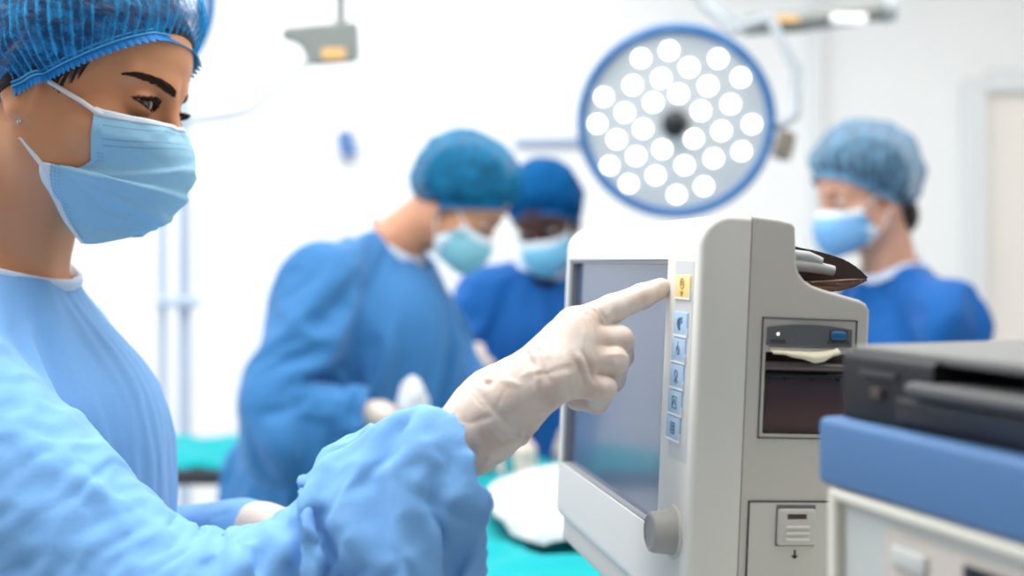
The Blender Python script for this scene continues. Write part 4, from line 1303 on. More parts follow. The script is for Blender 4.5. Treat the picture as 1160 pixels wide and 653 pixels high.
def build_cap(H, parent, name, m, mband=None, mthread=None, nth=220, puff=0.030, pleats=46, ruffle=0.0105, xf=0.088, zf=0.060, slope=0.80, back=0.0, seed=1, lift=0.0):
    """bouffant cap: pleated crown gathered into an elastic band, scalloped ruffle below it"""
    f0 = lambda q: head_field(q, False, False)
    fe = lambda q: head_field(q, True, False)
    # rim: rays in the slanted plane
    c = np.array([-0.01, 0, zf + (-0.01 - xf) * slope])
    ax = np.array([1, 0, slope]) / math.hypot(1, slope); ay = np.array([0, 1.0, 0])
    nor = np.array([-slope, 0, 1]) / math.hypot(1, slope)
    th = np.arange(nth) * 2 * math.pi / nth
    dirs = np.cos(th)[:, None] * ax + np.sin(th)[:, None] * ay
    t = np.full(nth, 0.03)
    for _ in range(60):
        v = f0((c + dirs * t[:, None]).astype(np.float32)); t += np.clip(0.004 + lift - v, -0.01, 0.01) * 0.8
    # ears are tucked in: keep off them, then smooth the outline
    for _ in range(20):
        v = fe((c + dirs * t[:, None]).astype(np.float32)); t += np.clip(0.002 - v, 0, 0.004)
    t = np.minimum(t, 0.125)
    for _ in range(14): t = np.maximum(t, 0.25 * np.roll(t, 1) + 0.5 * t + 0.25 * np.roll(t, -1)); 
    rim = c + dirs * t[:, None]
    cen = np.array([-0.012, 0, 0.03])
    apex = np.array([-0.35, 0, 0.94]); apex /= np.linalg.norm(apex)
    rows = []; gath = []
    S = np.concatenate([np.linspace(0, 0.2, 9)[:-1], np.linspace(0.2, 1, 26)])
    rng = np.random.RandomState(seed)
    ph = pleats * th + 1.2 * np.sin(3 * th + seed) + 0.8 * np.sin(7 * th)
    d0 = rim - cen; r0 = np.linalg.norm(d0, axis=1); u0 = d0 / r0[:, None]
    for s in S:
        u = u0 * (1 - s) + apex * s + 0; u /= np.linalg.norm(u, axis=1)[:, None]
        tt = np.full(nth, 0.06)
        for _ in range(40):
            v = f0((cen + u * tt[:, None]).astype(np.float32)); tt += np.clip(0.004 - v, -0.01, 0.01) * 0.8
        w = s ** 0.55
        bl = math.exp(-s * 9)
        pf = puff * math.sin(math.pi * min(1, 0.08 + 0.92 * w) * 0.62) / 1.0
        pf = pf * (1 - bl)
        rr = np.maximum(tt + pf, 0) * (1 - bl) + r0 * bl
        pk = np.abs(np.cos(ph * 0.5 + 5.0 * s + 1.3 * s * np.sin(2 * th + 1) + 0.5 * np.sin(5 * th + 9 * s)))
        keep = 0.1 + 0.9 * noise(np.stack([th * 14, th * 0 + s * 5, th * 0], -1).astype(np.float32), seed + 40)
        pk = pk ** 8 * keep
        pl = pk - 0.25
        amp = 0.0055 * min(1, s * 14) * math.exp(-s * 1.7)
        pts = cen + u * (rr + amp * pl)[:, None]
        big = fbm((pts * 30 + seed * 7).astype(np.float32), seed) - 0.5
        pts = pts + u * (big * 0.016 * min(1, s * 4))[:, None]
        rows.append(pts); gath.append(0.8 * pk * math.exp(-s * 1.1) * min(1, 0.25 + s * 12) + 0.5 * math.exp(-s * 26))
    out = dirs * 0.6 - nor * 0.8
    sc = np.abs(np.sin(th * pleats * 0.75))
    low = []; gath = [np.ones(nth)] * 3 + gath
    for a, b in ((0.35, 0.25), (0.75, 0.7), (1.0, 1.0)):
        p = rim - nor * (ruffle * a * (0.5 + 0.5 * sc))[:, None] + dirs * (0.0045 * b * sc + 0.0008 * b)[:, None]
        low.append(p)
    rows = low[::-1] + rows
    n = len(rows)
    V = np.concatenate(rows)
    V = np.concatenate([V, [cen + apex * (np.linalg.norm(rows[-2].mean(0) - cen) + 0.001)]])
    F = []
    for i in range(n - 2):
        for k in range(nth):
            k2 = (k + 1) % nth
            F.append((i * nth + k, i * nth + k2, (i + 1) * nth + k2, (i + 1) * nth + k))
    for k in range(nth): F.append(((n - 2) * nth + k, (n - 2) * nth + (k + 1) % nth, len(V) - 1))
    Vw = [H.w(v) for v in V]
    o = mk(name, Vw, F, m, parent)
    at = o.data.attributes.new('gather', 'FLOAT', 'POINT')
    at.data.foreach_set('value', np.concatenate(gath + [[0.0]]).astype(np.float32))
    if mband:
        nb = 3
        bm = bmesh.new()
        # ruffle strip in a denser cloth, just outside the cap's own ruffle
        rr = [low[2] + dirs * 0.0005, low[1] + dirs * 0.0005, low[0] + dirs * 0.0005, rim + dirs * 0.0008, rim + nor * 0.004 + dirs * 0.0012]
        vs = [[bm.verts.new(H.w(p)) for p in r] for r in rr]
        for a, b in zip(vs[:-1], vs[1:]):
            for k in range(nth): bm.faces.new((a[k], a[(k + 1) % nth], b[(k + 1) % nth], b[k]))
        bm_mesh('elastic_band', bm, mband, o, smooth=True)
        for dz in (0.0005, 0.0042):
            pts = [H.w(p) for p in (rim + nor * dz + dirs * 0.0016)]
            bm = bmesh.new(); add_tube(bm, pts + [pts[0]], 0.00075, 6, cap=False)
            bm_mesh('band_thread', bm, mthread, o, smooth=True)
    return o, rim

def build_hair(H, parent, res=0.0025, low=0.014, mhair=None, xf=0.088, zf=0.060, slope=0.80, nape=True):
    def f(p):
        d = head_field(p, True, False) - 0.0025 - 0.0015 * ridge(p * A3([30, 160, 160]), 4)
        pl = p[:, 2] - (zf + (p[:, 0] - xf) * slope)
        side = np.clip((0.055 - p[:, 0]) / 0.05, 0, 1)
        ear = (np.abs(p[:, 1]) > 0.062) & (p[:, 0] < 0.012) & (p[:, 0] > -0.045)
        lim = -pl - np.where(ear, 0.0, low * side) + 0.003
        d = smax(d, lim, 0.004)
        if nape:
            d = smin(d, smax(ell(p, (-0.075, 0, -0.055), (0.035, 0.060, 0.05)), p[:, 0] + 0.045, 0.01), 0.01)
        return d
    V, Q = nets(f, (-0.14, -0.11, -0.13), (0.12, 0.11, 0.15), res)
    Vw = V * H.k @ H.Rn.T + A3(H.C)
    return mknp('hair', Vw, Q, mhair or M['hair'], parent)

def build_mask(H, parent, edge, m, medge, detail=True, f=None, nu=64, nv=80, prof=None, mstitch=None):
    """face mask: edge = the near-side outline (points with negative y), mirrored to the far side"""
    f = f or (lambda q: head_field(q, True, False))
    prof = prof or [(0.104, -0.012), (0.121, -0.030), (0.1265, -0.050), (0.124, -0.075), (0.116, -0.098), (0.104, -0.110), (0.096, -0.119)]
    def interp(tab, t):
        tab = np.array(tab, float); s = np.linspace(0, 1, len(tab))
        return np.array([np.interp(t, s, tab[:, k]) for k in range(tab.shape[1])])
    def smooth(tab, t):
        w = 0.05
        return (interp(tab, max(t - w, 0)) + interp(tab, t) + interp(tab, min(t + w, 1))) / 3
    P = np.zeros((nv, 2 * nu - 1, 3))
    for j in range(nv):
        v = j / (nv - 1)
        cx, cz = smooth(prof, v)
        e = interp(edge, v)
        for i in range(nu):
            a = i / (nu - 1)                    # 0 edge, 1 centre
            g = math.sin(a * math.pi / 2)
            y = e[1] * math.cos(a * math.pi / 2) ** 0.85
            x = e[0] + (cx - e[0]) * g ** 0.9
            z = e[2] + (cz - e[2]) * (a * a * (3 - 2 * a) * 0.6 + 0.4 * a)
            P[j, i] = (x, y, z)
            P[j, 2 * nu - 2 - i] = (P[j, i, 0], -P[j, i, 1], P[j, i, 2] + 0.016 * max(0, v - 0.6) / 0.4 * (1 - a))
    flat = push_out(f, P.reshape(-1, 3), 0.0022)
    P = flat.reshape(P.shape)
    n0 = np.cross(np.gradient(P, axis=1), np.gradient(P, axis=0)); n0 /= np.linalg.norm(n0, axis=2)[..., None] + 1e-9
    if n0[nv // 2, nu - 1, 0] < 0: n0 = -n0
    vv = np.linspace(0, 1, nv)[:, None]
    aa = np.concatenate([np.linspace(0, 1, nu), np.linspace(1, 0, nu)[1:]])[None]
    # pleats: the cloth steps out at folds that spread from the sides to the middle, and slackens below each
    st = 0
    for v0, dy, am in ((0.33, -0.05, 0.0034), (0.47, 0.02, 0.0050), (0.60, 0.10, 0.0042), (0.74, 0.12, 0.0028)):
        dv = vv - v0 - dy * (aa - 0.4)
        st = st + am * (1 / (1 + np.exp(-dv * 150))) * np.exp(-np.maximum(dv, 0) * 11) * np.clip(0.25 + aa * 1.1, 0, 1)
    P = P + n0 * st[..., None]
    flat = P.reshape(-1, 3)
    if detail:
        ii_ = np.arange(nv * (2 * nu - 1)).reshape(nv, -1)
        Qc = np.stack([ii_[:-1, :-1], ii_[1:, :-1], ii_[1:, 1:], ii_[:-1, 1:]], -1).reshape(-1, 4)
        fl = flat.astype(np.float32)
        if (normals(fl, Qc)[(nv // 2) * (2 * nu - 1) + nu - 1, 0]) < 0: Qc = Qc[:, ::-1]
        fl = crumple(fl, Qc, 51, 46, (0.006, 0.014), (0.03, 0.07), (0.0006, 0.0016), lambda n, r: (-n[1] * r.uniform(0.4, 1), n[0] * r.uniform(0.4, 1), r.uniform(-0.5, 0.5)))
        flat = fl
    flat = push_out(f, flat, 0.0022)
    Pp = flat.reshape(nv, 2 * nu - 1, 3)
    ii = np.arange(nv * (2 * nu - 1)).reshape(nv, -1)
    Q = np.stack([ii[:-1, :-1], ii[1:, :-1], ii[1:, 1:], ii[:-1, 1:]], -1).reshape(-1, 4)
    Vw = flat * H.k @ H.Rn.T + A3(H.C)
    o = mknp('face_mask', Vw, Q, m, parent)
    sm = o.modifiers.new('s', 'SOLIDIFY'); sm.thickness = 0.0012; sm.offset = 0
    # white edging all round
    ring = [Pp[0, i] for i in range(2 * nu - 1)] + [Pp[j, -1] for j in range(nv)] + [Pp[-1, i] for i in range(2 * nu - 2, -1, -1)] + [Pp[j, 0] for j in range(nv - 1, -1, -1)]
    bm = bmesh.new()
    Wd = lambda p: H.w(Vector(p))
    def strip(rows):
        vs = [[bm.verts.new(Wd(p)) for p in r] for r in rows]
        for a, b in zip(vs[:-1], vs[1:]):
            for k in range(len(a) - 1): bm.faces.new((a[k], a[k + 1], b[k + 1], b[k]))
    G = np.gradient
    nn = np.cross(G(Pp, axis=1), G(Pp, axis=0)); nn /= np.linalg.norm(nn, axis=2)[..., None] + 1e-9
    if (nn[nv // 2, nu - 1, 0]) < 0: nn = -nn
    lift = Pp + nn * 0.0010
    strip([lift[0], lift[1], lift[2], lift[3]])
    jc = int(nv * 0.47)
    strip([lift[jc:, 0], lift[jc:, 1], lift[jc:, 2], lift[jc:, 3]])
    strip([lift[jc:, -1], lift[jc:, -2], lift[jc:, -3], lift[jc:, -4]])
    eo = bm_mesh('mask_edging', bm, medge, o, smooth=True)
    eo.modifiers.new('s', 'SOLIDIFY').thickness = 0.0006
    if detail and mstitch:
        bm = bmesh.new()
        l2 = Pp + nn * 0.0013
        def dash(j, i, dj, di):
            j0, i0 = int(j), int(i)
            if not (0 <= j0 < nv - 1 and 0 <= i0 < 2 * nu - 2): return
            fj, fi = j - j0, i - i0
            p = (l2[j0, i0] * (1 - fj) * (1 - fi) + l2[j0 + 1, i0] * fj * (1 - fi) + l2[j0, i0 + 1] * (1 - fj) * fi + l2[j0 + 1, i0 + 1] * fj * fi)
            ev = l2[j0 + 1, i0] - l2[j0, i0]; eu = l2[j0, i0 + 1] - l2[j0, i0]
            ev = ev / np.linalg.norm(ev) * dj; eu = eu / np.linalg.norm(eu) * di
            q = [bm.verts.new(Wd(p + a * ev + b * eu)) for a, b in ((-1, -1), (1, -1), (1, 1), (-1, 1))]
            bm.faces.new(q)
        for jj in (6.0, 11.0, 13.6):
            i = 6.0
            while i < 2 * nu - 8:
                dash(jj, i, 0.0003, 0.00042); i += 1.0 + 0.25 * math.sin(math.pi * i / (2 * nu))
        j = 17.0
        while j < nv - 3:
            for ii_ in ((3.2, 4.4, 5.6)):
                dash(j, ii_, 0.0003, 0.00045); dash(j, 2 * nu - 2 - ii_, 0.0003, 0.00045)
            j += 1.5
        bm_mesh('weld_dots', bm, mstitch, o)
    return o, Pp

def build_eyes(H, parent, gaze, lashes=True, miris=None, fine=True):
    for s in (-1, 1):
        c = H.w((EYEC[0] - 0.0004, EYEC[1] * s, EYEC[2]))
        z = (Vector(gaze) - c).normalized()
        F = frame_z(c, z)
        r = 0.0130 * H.k
        bm = bmesh.new()
        add_lathe(bm, [(r * math.sin(a), r * math.cos(a)) for a in np.linspace(0.0001, math.pi - 0.0001, 22)][::-1], F, 32)
        e = bm_mesh('eye', bm, M['sclera'], parent, smooth=True)
        rr = r * 1.006
        bm = bmesh.new()
        add_lathe(bm, [(rr * math.sin(a), rr * math.cos(a)) for a in np.linspace(0.20, 0.53, 6)][::-1], F, 32)
        bm_mesh('iris', bm, miris or M['iris'], e, smooth=True)
        rr = r * 1.008
        bm = bmesh.new()
        add_lathe(bm, [(0, rr)] + [(rr * math.sin(a), rr * math.cos(a)) for a in np.linspace(0.05, 0.22, 4)], F, 24)
        bm_mesh('pupil', bm, M['pupil'], e, smooth=True)
        if lashes:
            bm = bmesh.new()
            S = lambda p: H.w((p.x, p.y * s, p.z))
            up = lid_curve(True, 19); lo = lid_curve(False, 19)
            add_tube(bm, [S(p + Vector((0.0004, 0, 0.0001))) for p in up], [0.0006 + 0.0014 * math.sin(math.pi * min(1, 0.15 + i / 20)) for i in range(19)], 6)
            add_tube(bm, [S(p) for p in lo], [0.00015 + 0.0003 * (i / 18) for i in range(19)], 6)
            rng = random.Random(5)
            for i in range(110):
                t = rng.uniform(0.06, 1.0) * 18; k = min(int(t), 17); p = up[k].lerp(up[k + 1], t - k)
                o = Vector((1.0, (t / 18 - 0.45) * 1.5, 0.15)).normalized()
                L = 0.0070 * (0.55 + 0.65 * (t / 18)) * rng.uniform(0.75, 1.05)
                p1 = p + o * L * 0.55 + Vector((0, 0, -0.0002)); p2 = p + o * L + Vector((0, 0, 0.0022))
                add_tube(bm, [S(p), S(p1), S(p2)], [0.00042, 0.00032, 0.00008], 4)
            for i in range(26):
                t = rng.uniform(0.3, 1.0) * 18; k = min(int(t), 17); p = lo[k].lerp(lo[k + 1], t - k)
                o = Vector((0.8, (t / 18 - 0.4) * 1.2, -0.7)).normalized()
                add_tube(bm, [S(p), S(p + o * 0.0022)], [0.00012, 0.00004], 4)
            bm_mesh('eyelashes', bm, M['brow'], parent)

def brow(H, parent, f, topl, botl, m, n=26, hairs=420, seed=3):
    """eyebrow from two outlines given in head coordinates (any depth), laid on the skin, with hairs"""
    bm = bmesh.new()
    def samp(tab, t):
        k = min(int(t * (len(tab) - 1)), len(tab) - 2); return Vector(tab[k]).lerp(Vector(tab[k + 1]), t * (len(tab) - 1) - k)
    rows = []
    nr = 6
    for i in range(n):
        t = i / (n - 1)
        a, b = samp(topl, t), samp(botl, t)
        P = np.array([a.lerp(b, 0.22 + 0.56 * r / (nr - 1)) for r in range(nr)])
        rows.append(onto(f, P, 0.0004))
    vs = [[bm.verts.new(H.w(Vector(map(float, p)))) for p in r] for r in rows]
    for i in range(n - 1):
        for r in range(nr - 1): bm.faces.new((vs[i][r], vs[i + 1][r], vs[i + 1][r + 1], vs[i][r + 1]))
    rng = random.Random(seed)
    for _ in range(hairs):
        t = rng.uniform(0, 0.97); r = rng.uniform(-0.04, 1.04)
        a, b = samp(topl, t), samp(botl, t)
        p = a.lerp(b, r)
        t2 = min(1, t + 0.10); q = samp(topl, t2).lerp(samp(botl, t2), r * 0.7 + 0.05)
        P = onto(f, np.array([p, p.lerp(q, 0.5), q]), 0.0007)
        pts = [H.w(Vector(map(float, x))) for x in P]
        add_tube(bm, pts, [0.0002, 0.00022, 0.00006], 4)
    return bm_mesh('eyebrow', bm, m, parent)

def hand_field(j, r=1.0, palm=True):
    """glove field from joints: j['wrist'], j['fingers'] = 4 chains of 4 points, j['thumb'] = 3-4 points"""
    rad = [(0.0125, 0.0102, 0.0090, 0.0078), (0.0128, 0.0106, 0.0094, 0.0080), (0.0122, 0.0100, 0.0088, 0.0076), (0.0112, 0.0090, 0.0080, 0.0070)]
    def f(p):
        d = None
        for c, rr in zip(j['fingers'], rad):
            e = cap(p, j['wrist'], c[0], 0.0165 * r, rr[0] * 1.08 * r)
            d = e if d is None else smin(d, e, 0.016)
        g = None
        for c, rr in zip(j['fingers'], rad):
            e = None
            for k in range(len(c) - 1):
                s = cap(p, c[k], c[k + 1], rr[k] * r, rr[k + 1] * r)
                e = s if e is None else smin(e, s, 0.003)
            g = e if g is None else smin(g, e, 0.0012)
        d = smin(d, g, 0.005)
        t = j['thumb']; e = None
        tr = (0.0165, 0.0125, 0.0105, 0.0085)
        for k in range(len(t) - 1):
            s = cap(p, t[k], t[k + 1], tr[k] * r, tr[k + 1] * r)
            e = s if e is None else smin(e, s, 0.004)
        d = smin(d, e, 0.009)
        if 'arm' in j:
            d = smin(d, cap(p, j['wrist'], j['arm'], 0.0255 * r, j.get('armr', 0.031) * r), 0.022)
        return d
    return f

def relaxed_hand(wrist, fwd, palm, right=True, curl=0.6, r=1.0, armdir=None):
    """slightly curled hand: fwd = along the fingers, palm = direction the palm faces"""
    f = Vector(fwd).normalized(); pn = Vector(palm); pn = (pn - f * pn.dot(f)).normalized()
    sd = f.cross(pn) * (1 if right else -1)          # towards the thumb
    w = Vector(wrist)
    j = {'wrist': w, 'fingers': [], 'arm': w - (Vector(armdir).normalized() if armdir else f) * 0.10}
    for k, (off, base, L) in enumerate(((0.028, 0.088, 0.078), (0.009, 0.092, 0.086), (-0.010, 0.088, 0.080), (-0.027, 0.080, 0.064))):
        c = [w + f * base + sd * off]
        a = 0.25 * curl
        for s, q in ((0.45, 0.7), (0.31, 0.9), (0.24, 0.6)):
            a += q * curl
            c.append(c[-1] + (f * math.cos(a) + pn * math.sin(a)) * L * s + sd * off * 0.03)
        j['fingers'].append(c)
    t0 = w + f * 0.022 + sd * 0.022 + pn * 0.008
    t1 = t0 + (f * 0.75 + sd * 0.5 + pn * 0.35).normalized() * 0.042
    t2 = t1 + (f * 0.85 + sd * 0.2 + pn * 0.4).normalized() * 0.033
    t3 = t2 + (f * 0.9 + pn * 0.4).normalized() * 0.024
    j['thumb'] = [t0, t1, t2, t3]
    return j

def glove_mesh(name, j, parent, m, res=0.0012, r=1.0, post=None):
    f = hand_field(j, r)
    pts = [Vector(p) for c in j['fingers'] for p in c] + [Vector(p) for p in j['thumb']] + [Vector(j['wrist'])] + ([Vector(j['arm'])] if 'arm' in j else [])
    lo = np.min([list(p) for p in pts], 0) - 0.04; hi = np.max([list(p) for p in pts], 0) + 0.04
    V, Q = nets(f, lo, hi, res)
    if post is not None:
        post.Q = Q
        V = post(V, normals(V, Q), f)
    return mknp(name, V, Q, m, parent)

def wrinkle(V, Q, amp, scale, seed, stretch=(1, 1, 0.45), mask=None):
    N = normals(V, Q)
    p = V * A3(stretch) * scale
    wv = fbm(p * 0.5, seed + 3)[:, None] * 1.6
    r = ridge(p + wv, seed) - 0.45
    a = amp * r
    if mask is not None: a = a * mask(V)
    return V + N * a[:, None]

# ------------------------------------------------------------------ the woman at the monitor
FT_TIP = U(752, 326, 0.838)
HW = Head((-0.372, 1.014, 1.566), -8, 15, 5, 0.935)
iris_w = HW.w((EYEC[0] + 0.011, -EYEC[1], EYEC[2]))
tgt = U(169, 119, 0.975)
HW.C += tgt - iris_w                                        # the near eye sits where the photo has it
person_w = empty('person', (-0.43, 1.03, 0), 'woman in light blue gown pointing a gloved finger at the monitor', 'person')
NB = Vector((-0.470, 1.035, 1.385))                         # base of the neck
neck_top = HW.w((-0.032, 0, -0.055))

def body_w(p):
    d = HW.field(p)
    n = cap(p, neck_top, NB + Vector((0.006, 0, 0)), 0.052, 0.055)
    n = smin(n, cap(p, HW.w((-0.004, -0.052, -0.035)), NB + Vector((0.045, -0.02, -0.01)), 0.014, 0.013), 0.02)   # neck muscle
    d = smin(d, n, 0.024)
    c = cap(p, NB + Vector((0, -0.09, -0.05)), NB + Vector((0.02, 0.09, -0.05)), 0.05)
    return smin(d, c, 0.05)
V, Q = nets(body_w, (HW.C.x - 0.19, HW.C.y - 0.19, 1.325), (HW.C.x + 0.16, HW.C.y + 0.19, HW.C.z + 0.17), 0.0013)
mknp('body', V, Q, M['skinW'], person_w)

build_eyes(HW, person_w, U(790, 395, 0.60))
fh = lambda q: head_field(q, True, True)
fhn = lambda q: head_field(q, False, False)
def hpx(px, py, f=None):
    h = hit(lambda p: HW.field(p), px, py)
    if h is None:
        o = HW.loc((0, 0, EYE)); r = HW.R.transposed() @ ray(px, py)
        t = (-0.03 - o.y) / r.y
        return o + r * t
    return HW.loc(h)
bt = [hpx(*q) for q in ((137, 83), (150, 81.5), (163, 82.5), (176, 86.5), (187, 92), (196, 99), (199.5, 104))]
bb = [hpx(*q) for q in ((138, 84.5), (150, 86.5), (163, 92), (176, 97), (186, 103.5), (193, 108.5), (198, 111))]
brow(HW, person_w, fhn, bt, bb, M['brow'])
mir = lambda tab: [Vector((p.x, -p.y, p.z)) for p in tab]
brow(HW, person_w, fhn, mir(bt), mir(bb), M['brow'], seed=8)
build_hair(HW, person_w, 0.0022, low=0.016, xf=0.086, zf=0.067, slope=0.87)
# loose strands before the ear
bm = bmesh.new()
rng = random.Random(4)
for (a, b, c) in (((66, 82), (55, 104), (50, 128)), ((72, 80), (62, 100), (57, 118)), ((60, 88), (50, 106), (44, 124)), ((80, 76), (72, 92), (66, 106)), ((52, 92), (42, 110), (36, 122)), ((90, 72), (84, 84), (80, 94)), ((98, 70), (92, 79), (88, 86)), ((44, 98), (36, 112), (32, 120))):
    for _ in range(9):
        dx, dy = rng.gauss(0, 3.0), rng.gauss(0, 1.5)
        pts = np.array([hpx(q[0] + dx * (1 - 0.25 * k), q[1] + dy) for k, q in enumerate((a, b, c))])
        pts = onto(fhn, pts, 0.0008)
        pts = [HW.w(Vector(map(float, q))) for q in pts]
        m1 = (pts[0] + pts[1]) / 2; m2 = (pts[1] + pts[2]) / 2
        add_tube(bm, [pts[0], m1, pts[1], m2, pts[2]], [0.0004, 0.0004, 0.00035, 0.00025, 0.0001], 4)
bm_mesh('hair_strands', bm, M['hair'], person_w)
# cap
capw, rimw = build_cap(HW, person_w, 'surgical_cap', M['capblue'], M['capband'], M['capthread'], nth=840, pleats=84, xf=0.086, zf=0.067, slope=0.87, puff=0.030)
# mask
edge = [hpx(*q) for q in ((108, 122), (104, 150), (103, 183), (78, 195), (46, 182), (56, 215), (72, 250), (92, 276))]
edge_t = []
Ls = [0]
for a, b in zip(edge[:-1], edge[1:]): Ls.append(Ls[-1] + (b - a).length)
for t in np.linspace(0, Ls[-1], 24):
    k = max(i for i in range(len(Ls)) if Ls[i] <= t + 1e-9); k = min(k, len(Ls) - 2)
    edge_t.append(tuple(edge[k].lerp(edge[k + 1], (t - Ls[k]) / (Ls[k + 1] - Ls[k]))))
maskw, MP_ = build_mask(HW, person_w, edge_t, M['maskblue'], M['maskedge'], True, mstitch=M['stitch'])
# ear loops
def loop(pts, far=False):
    P = [hpx(*q) for q in pts]
    P2 = []
    for a, b in zip(P[:-1], P[1:]):
        for t in (0, 0.25, 0.5, 0.75): P2.append(a.lerp(b, t))
    P2.append(P[-1])
    A = push_out(fh, np.array(P2), 0.0022)
    if far: A = A * A3([1, -1, 1])
    bm = bmesh.new()
    W_ = [HW.w(Vector(map(float, q))) for q in A]
    add_tube(bm, W_, 0.0021, 8)
    bm_mesh('ear_loop', bm, M['loop'], maskw, smooth=True)
for far in (False, True):
    loop([(116, 131), (108, 127), (92, 115), (74, 103), (52, 89)], far)
    loop([(54, 192), (49, 186), (38, 172), (26, 157), (15, 143)], far)
# ear stud
e = hit(lambda p: HW.field(p), 22, 134)
if e is not None:
    e = Vector(e)
    bm = bmesh.new()
    for dx, dz in ((0, 0.0026), (0, -0.0026), (0.0002, 0)):
        g = bmesh.ops.create_icosphere(bm, subdivisions=2, radius=0.0021)
        bmesh.ops.translate(bm, vec=e + Vector((dx, -0.001, dz)), verts=g['verts'])
    bm_mesh('earring', bm, M['silver'], person_w)

# ---- pointing right hand in its glove
P_ = lambda x, y, d: U(x, y, d)
wr = P_(561, 466, 0.812)
hand = {'wrist': wr, 'arm': P_(530, 498, 0.806), 'armr': 0.027,
        'fingers': [
            [P_(651, 371, 0.803), P_(694, 350, 0.818), P_(727, 336, 0.829), P_(749, 327, 0.836)],
            [P_(654, 388, 0.797), P_(701, 386, 0.810), P_(703, 404, 0.842), P_(676, 404, 0.850)],
            [P_(650, 410, 0.789), P_(696, 410, 0.797), P_(694, 430, 0.828), P_(668, 430, 0.838)],
            [P_(640, 430, 0.784), P_(682, 441, 0.788), P_(676, 456, 0.816), P_(652, 454, 0.824)]],
        'thumb': [P_(585, 428, 0.835), P_(630, 398, 0.848), P_(665, 388, 0.858), P_(684, 396, 0.862)]}
hf = hand_field(hand)
def hfold(V, N, a, b, w, amp, val=0.7):
    A, B = hit(hf, *a), hit(hf, *b)
    if A is None or B is None: return V
    return fold(V, N, A, B, w, amp, val)
def hand_post(V, N, f):
    # bagginess of the glove round the wrist, then single wrinkles and a fine web of creases
    for (a, b, w, amp) in (((552, 428), (592, 494), 0.0032, 0.0020), ((602, 396), (622, 440), 0.003, 0.0012),
                           ((655, 402), (668, 434), 0.003, 0.0016), ((664, 350), (674, 372), 0.002, 0.0010), ((670, 347), (684, 366), 0.002, 0.0009)):
        V = hfold(V, N, a, b, w, amp)
    u = np.array((P_(651, 371, 0.803) - wr).normalized(), np.float32)
    def dr_(n, r):
        t = np.cross(n, u); th = r.choice([-1, 1]) * r.uniform(0.2, 1.1)
        return u * math.cos(th) + t * math.sin(th)
    Qg = hand_post.Q
    near = lambda v: (v - A3(wr)) @ u < 0.085
    V = crumple(V, Qg, 5, 110, (0.0022, 0.006), (0.015, 0.05), (0.0004, 0.0012), dr_, near)
    V = crumple(V, Qg, 6, 90, (0.0018, 0.0035), (0.010, 0.028), (0.0003, 0.0008), dr_)
    ring = lambda n, r: np.cross(n, u) + u * r.uniform(-0.35, 0.35)
    wrist = lambda v: (v - A3(wr)) @ u < 0.03
    V = crumple(V, Qg, 7, 30, (0.003, 0.006), (0.02, 0.05), (0.0005, 0.0012), ring, wrist)
    return relax(V, Qg, 2, 0.5)
gl = glove_mesh('glove', hand, person_w, M['glove'], 0.0011, post=hand_post)

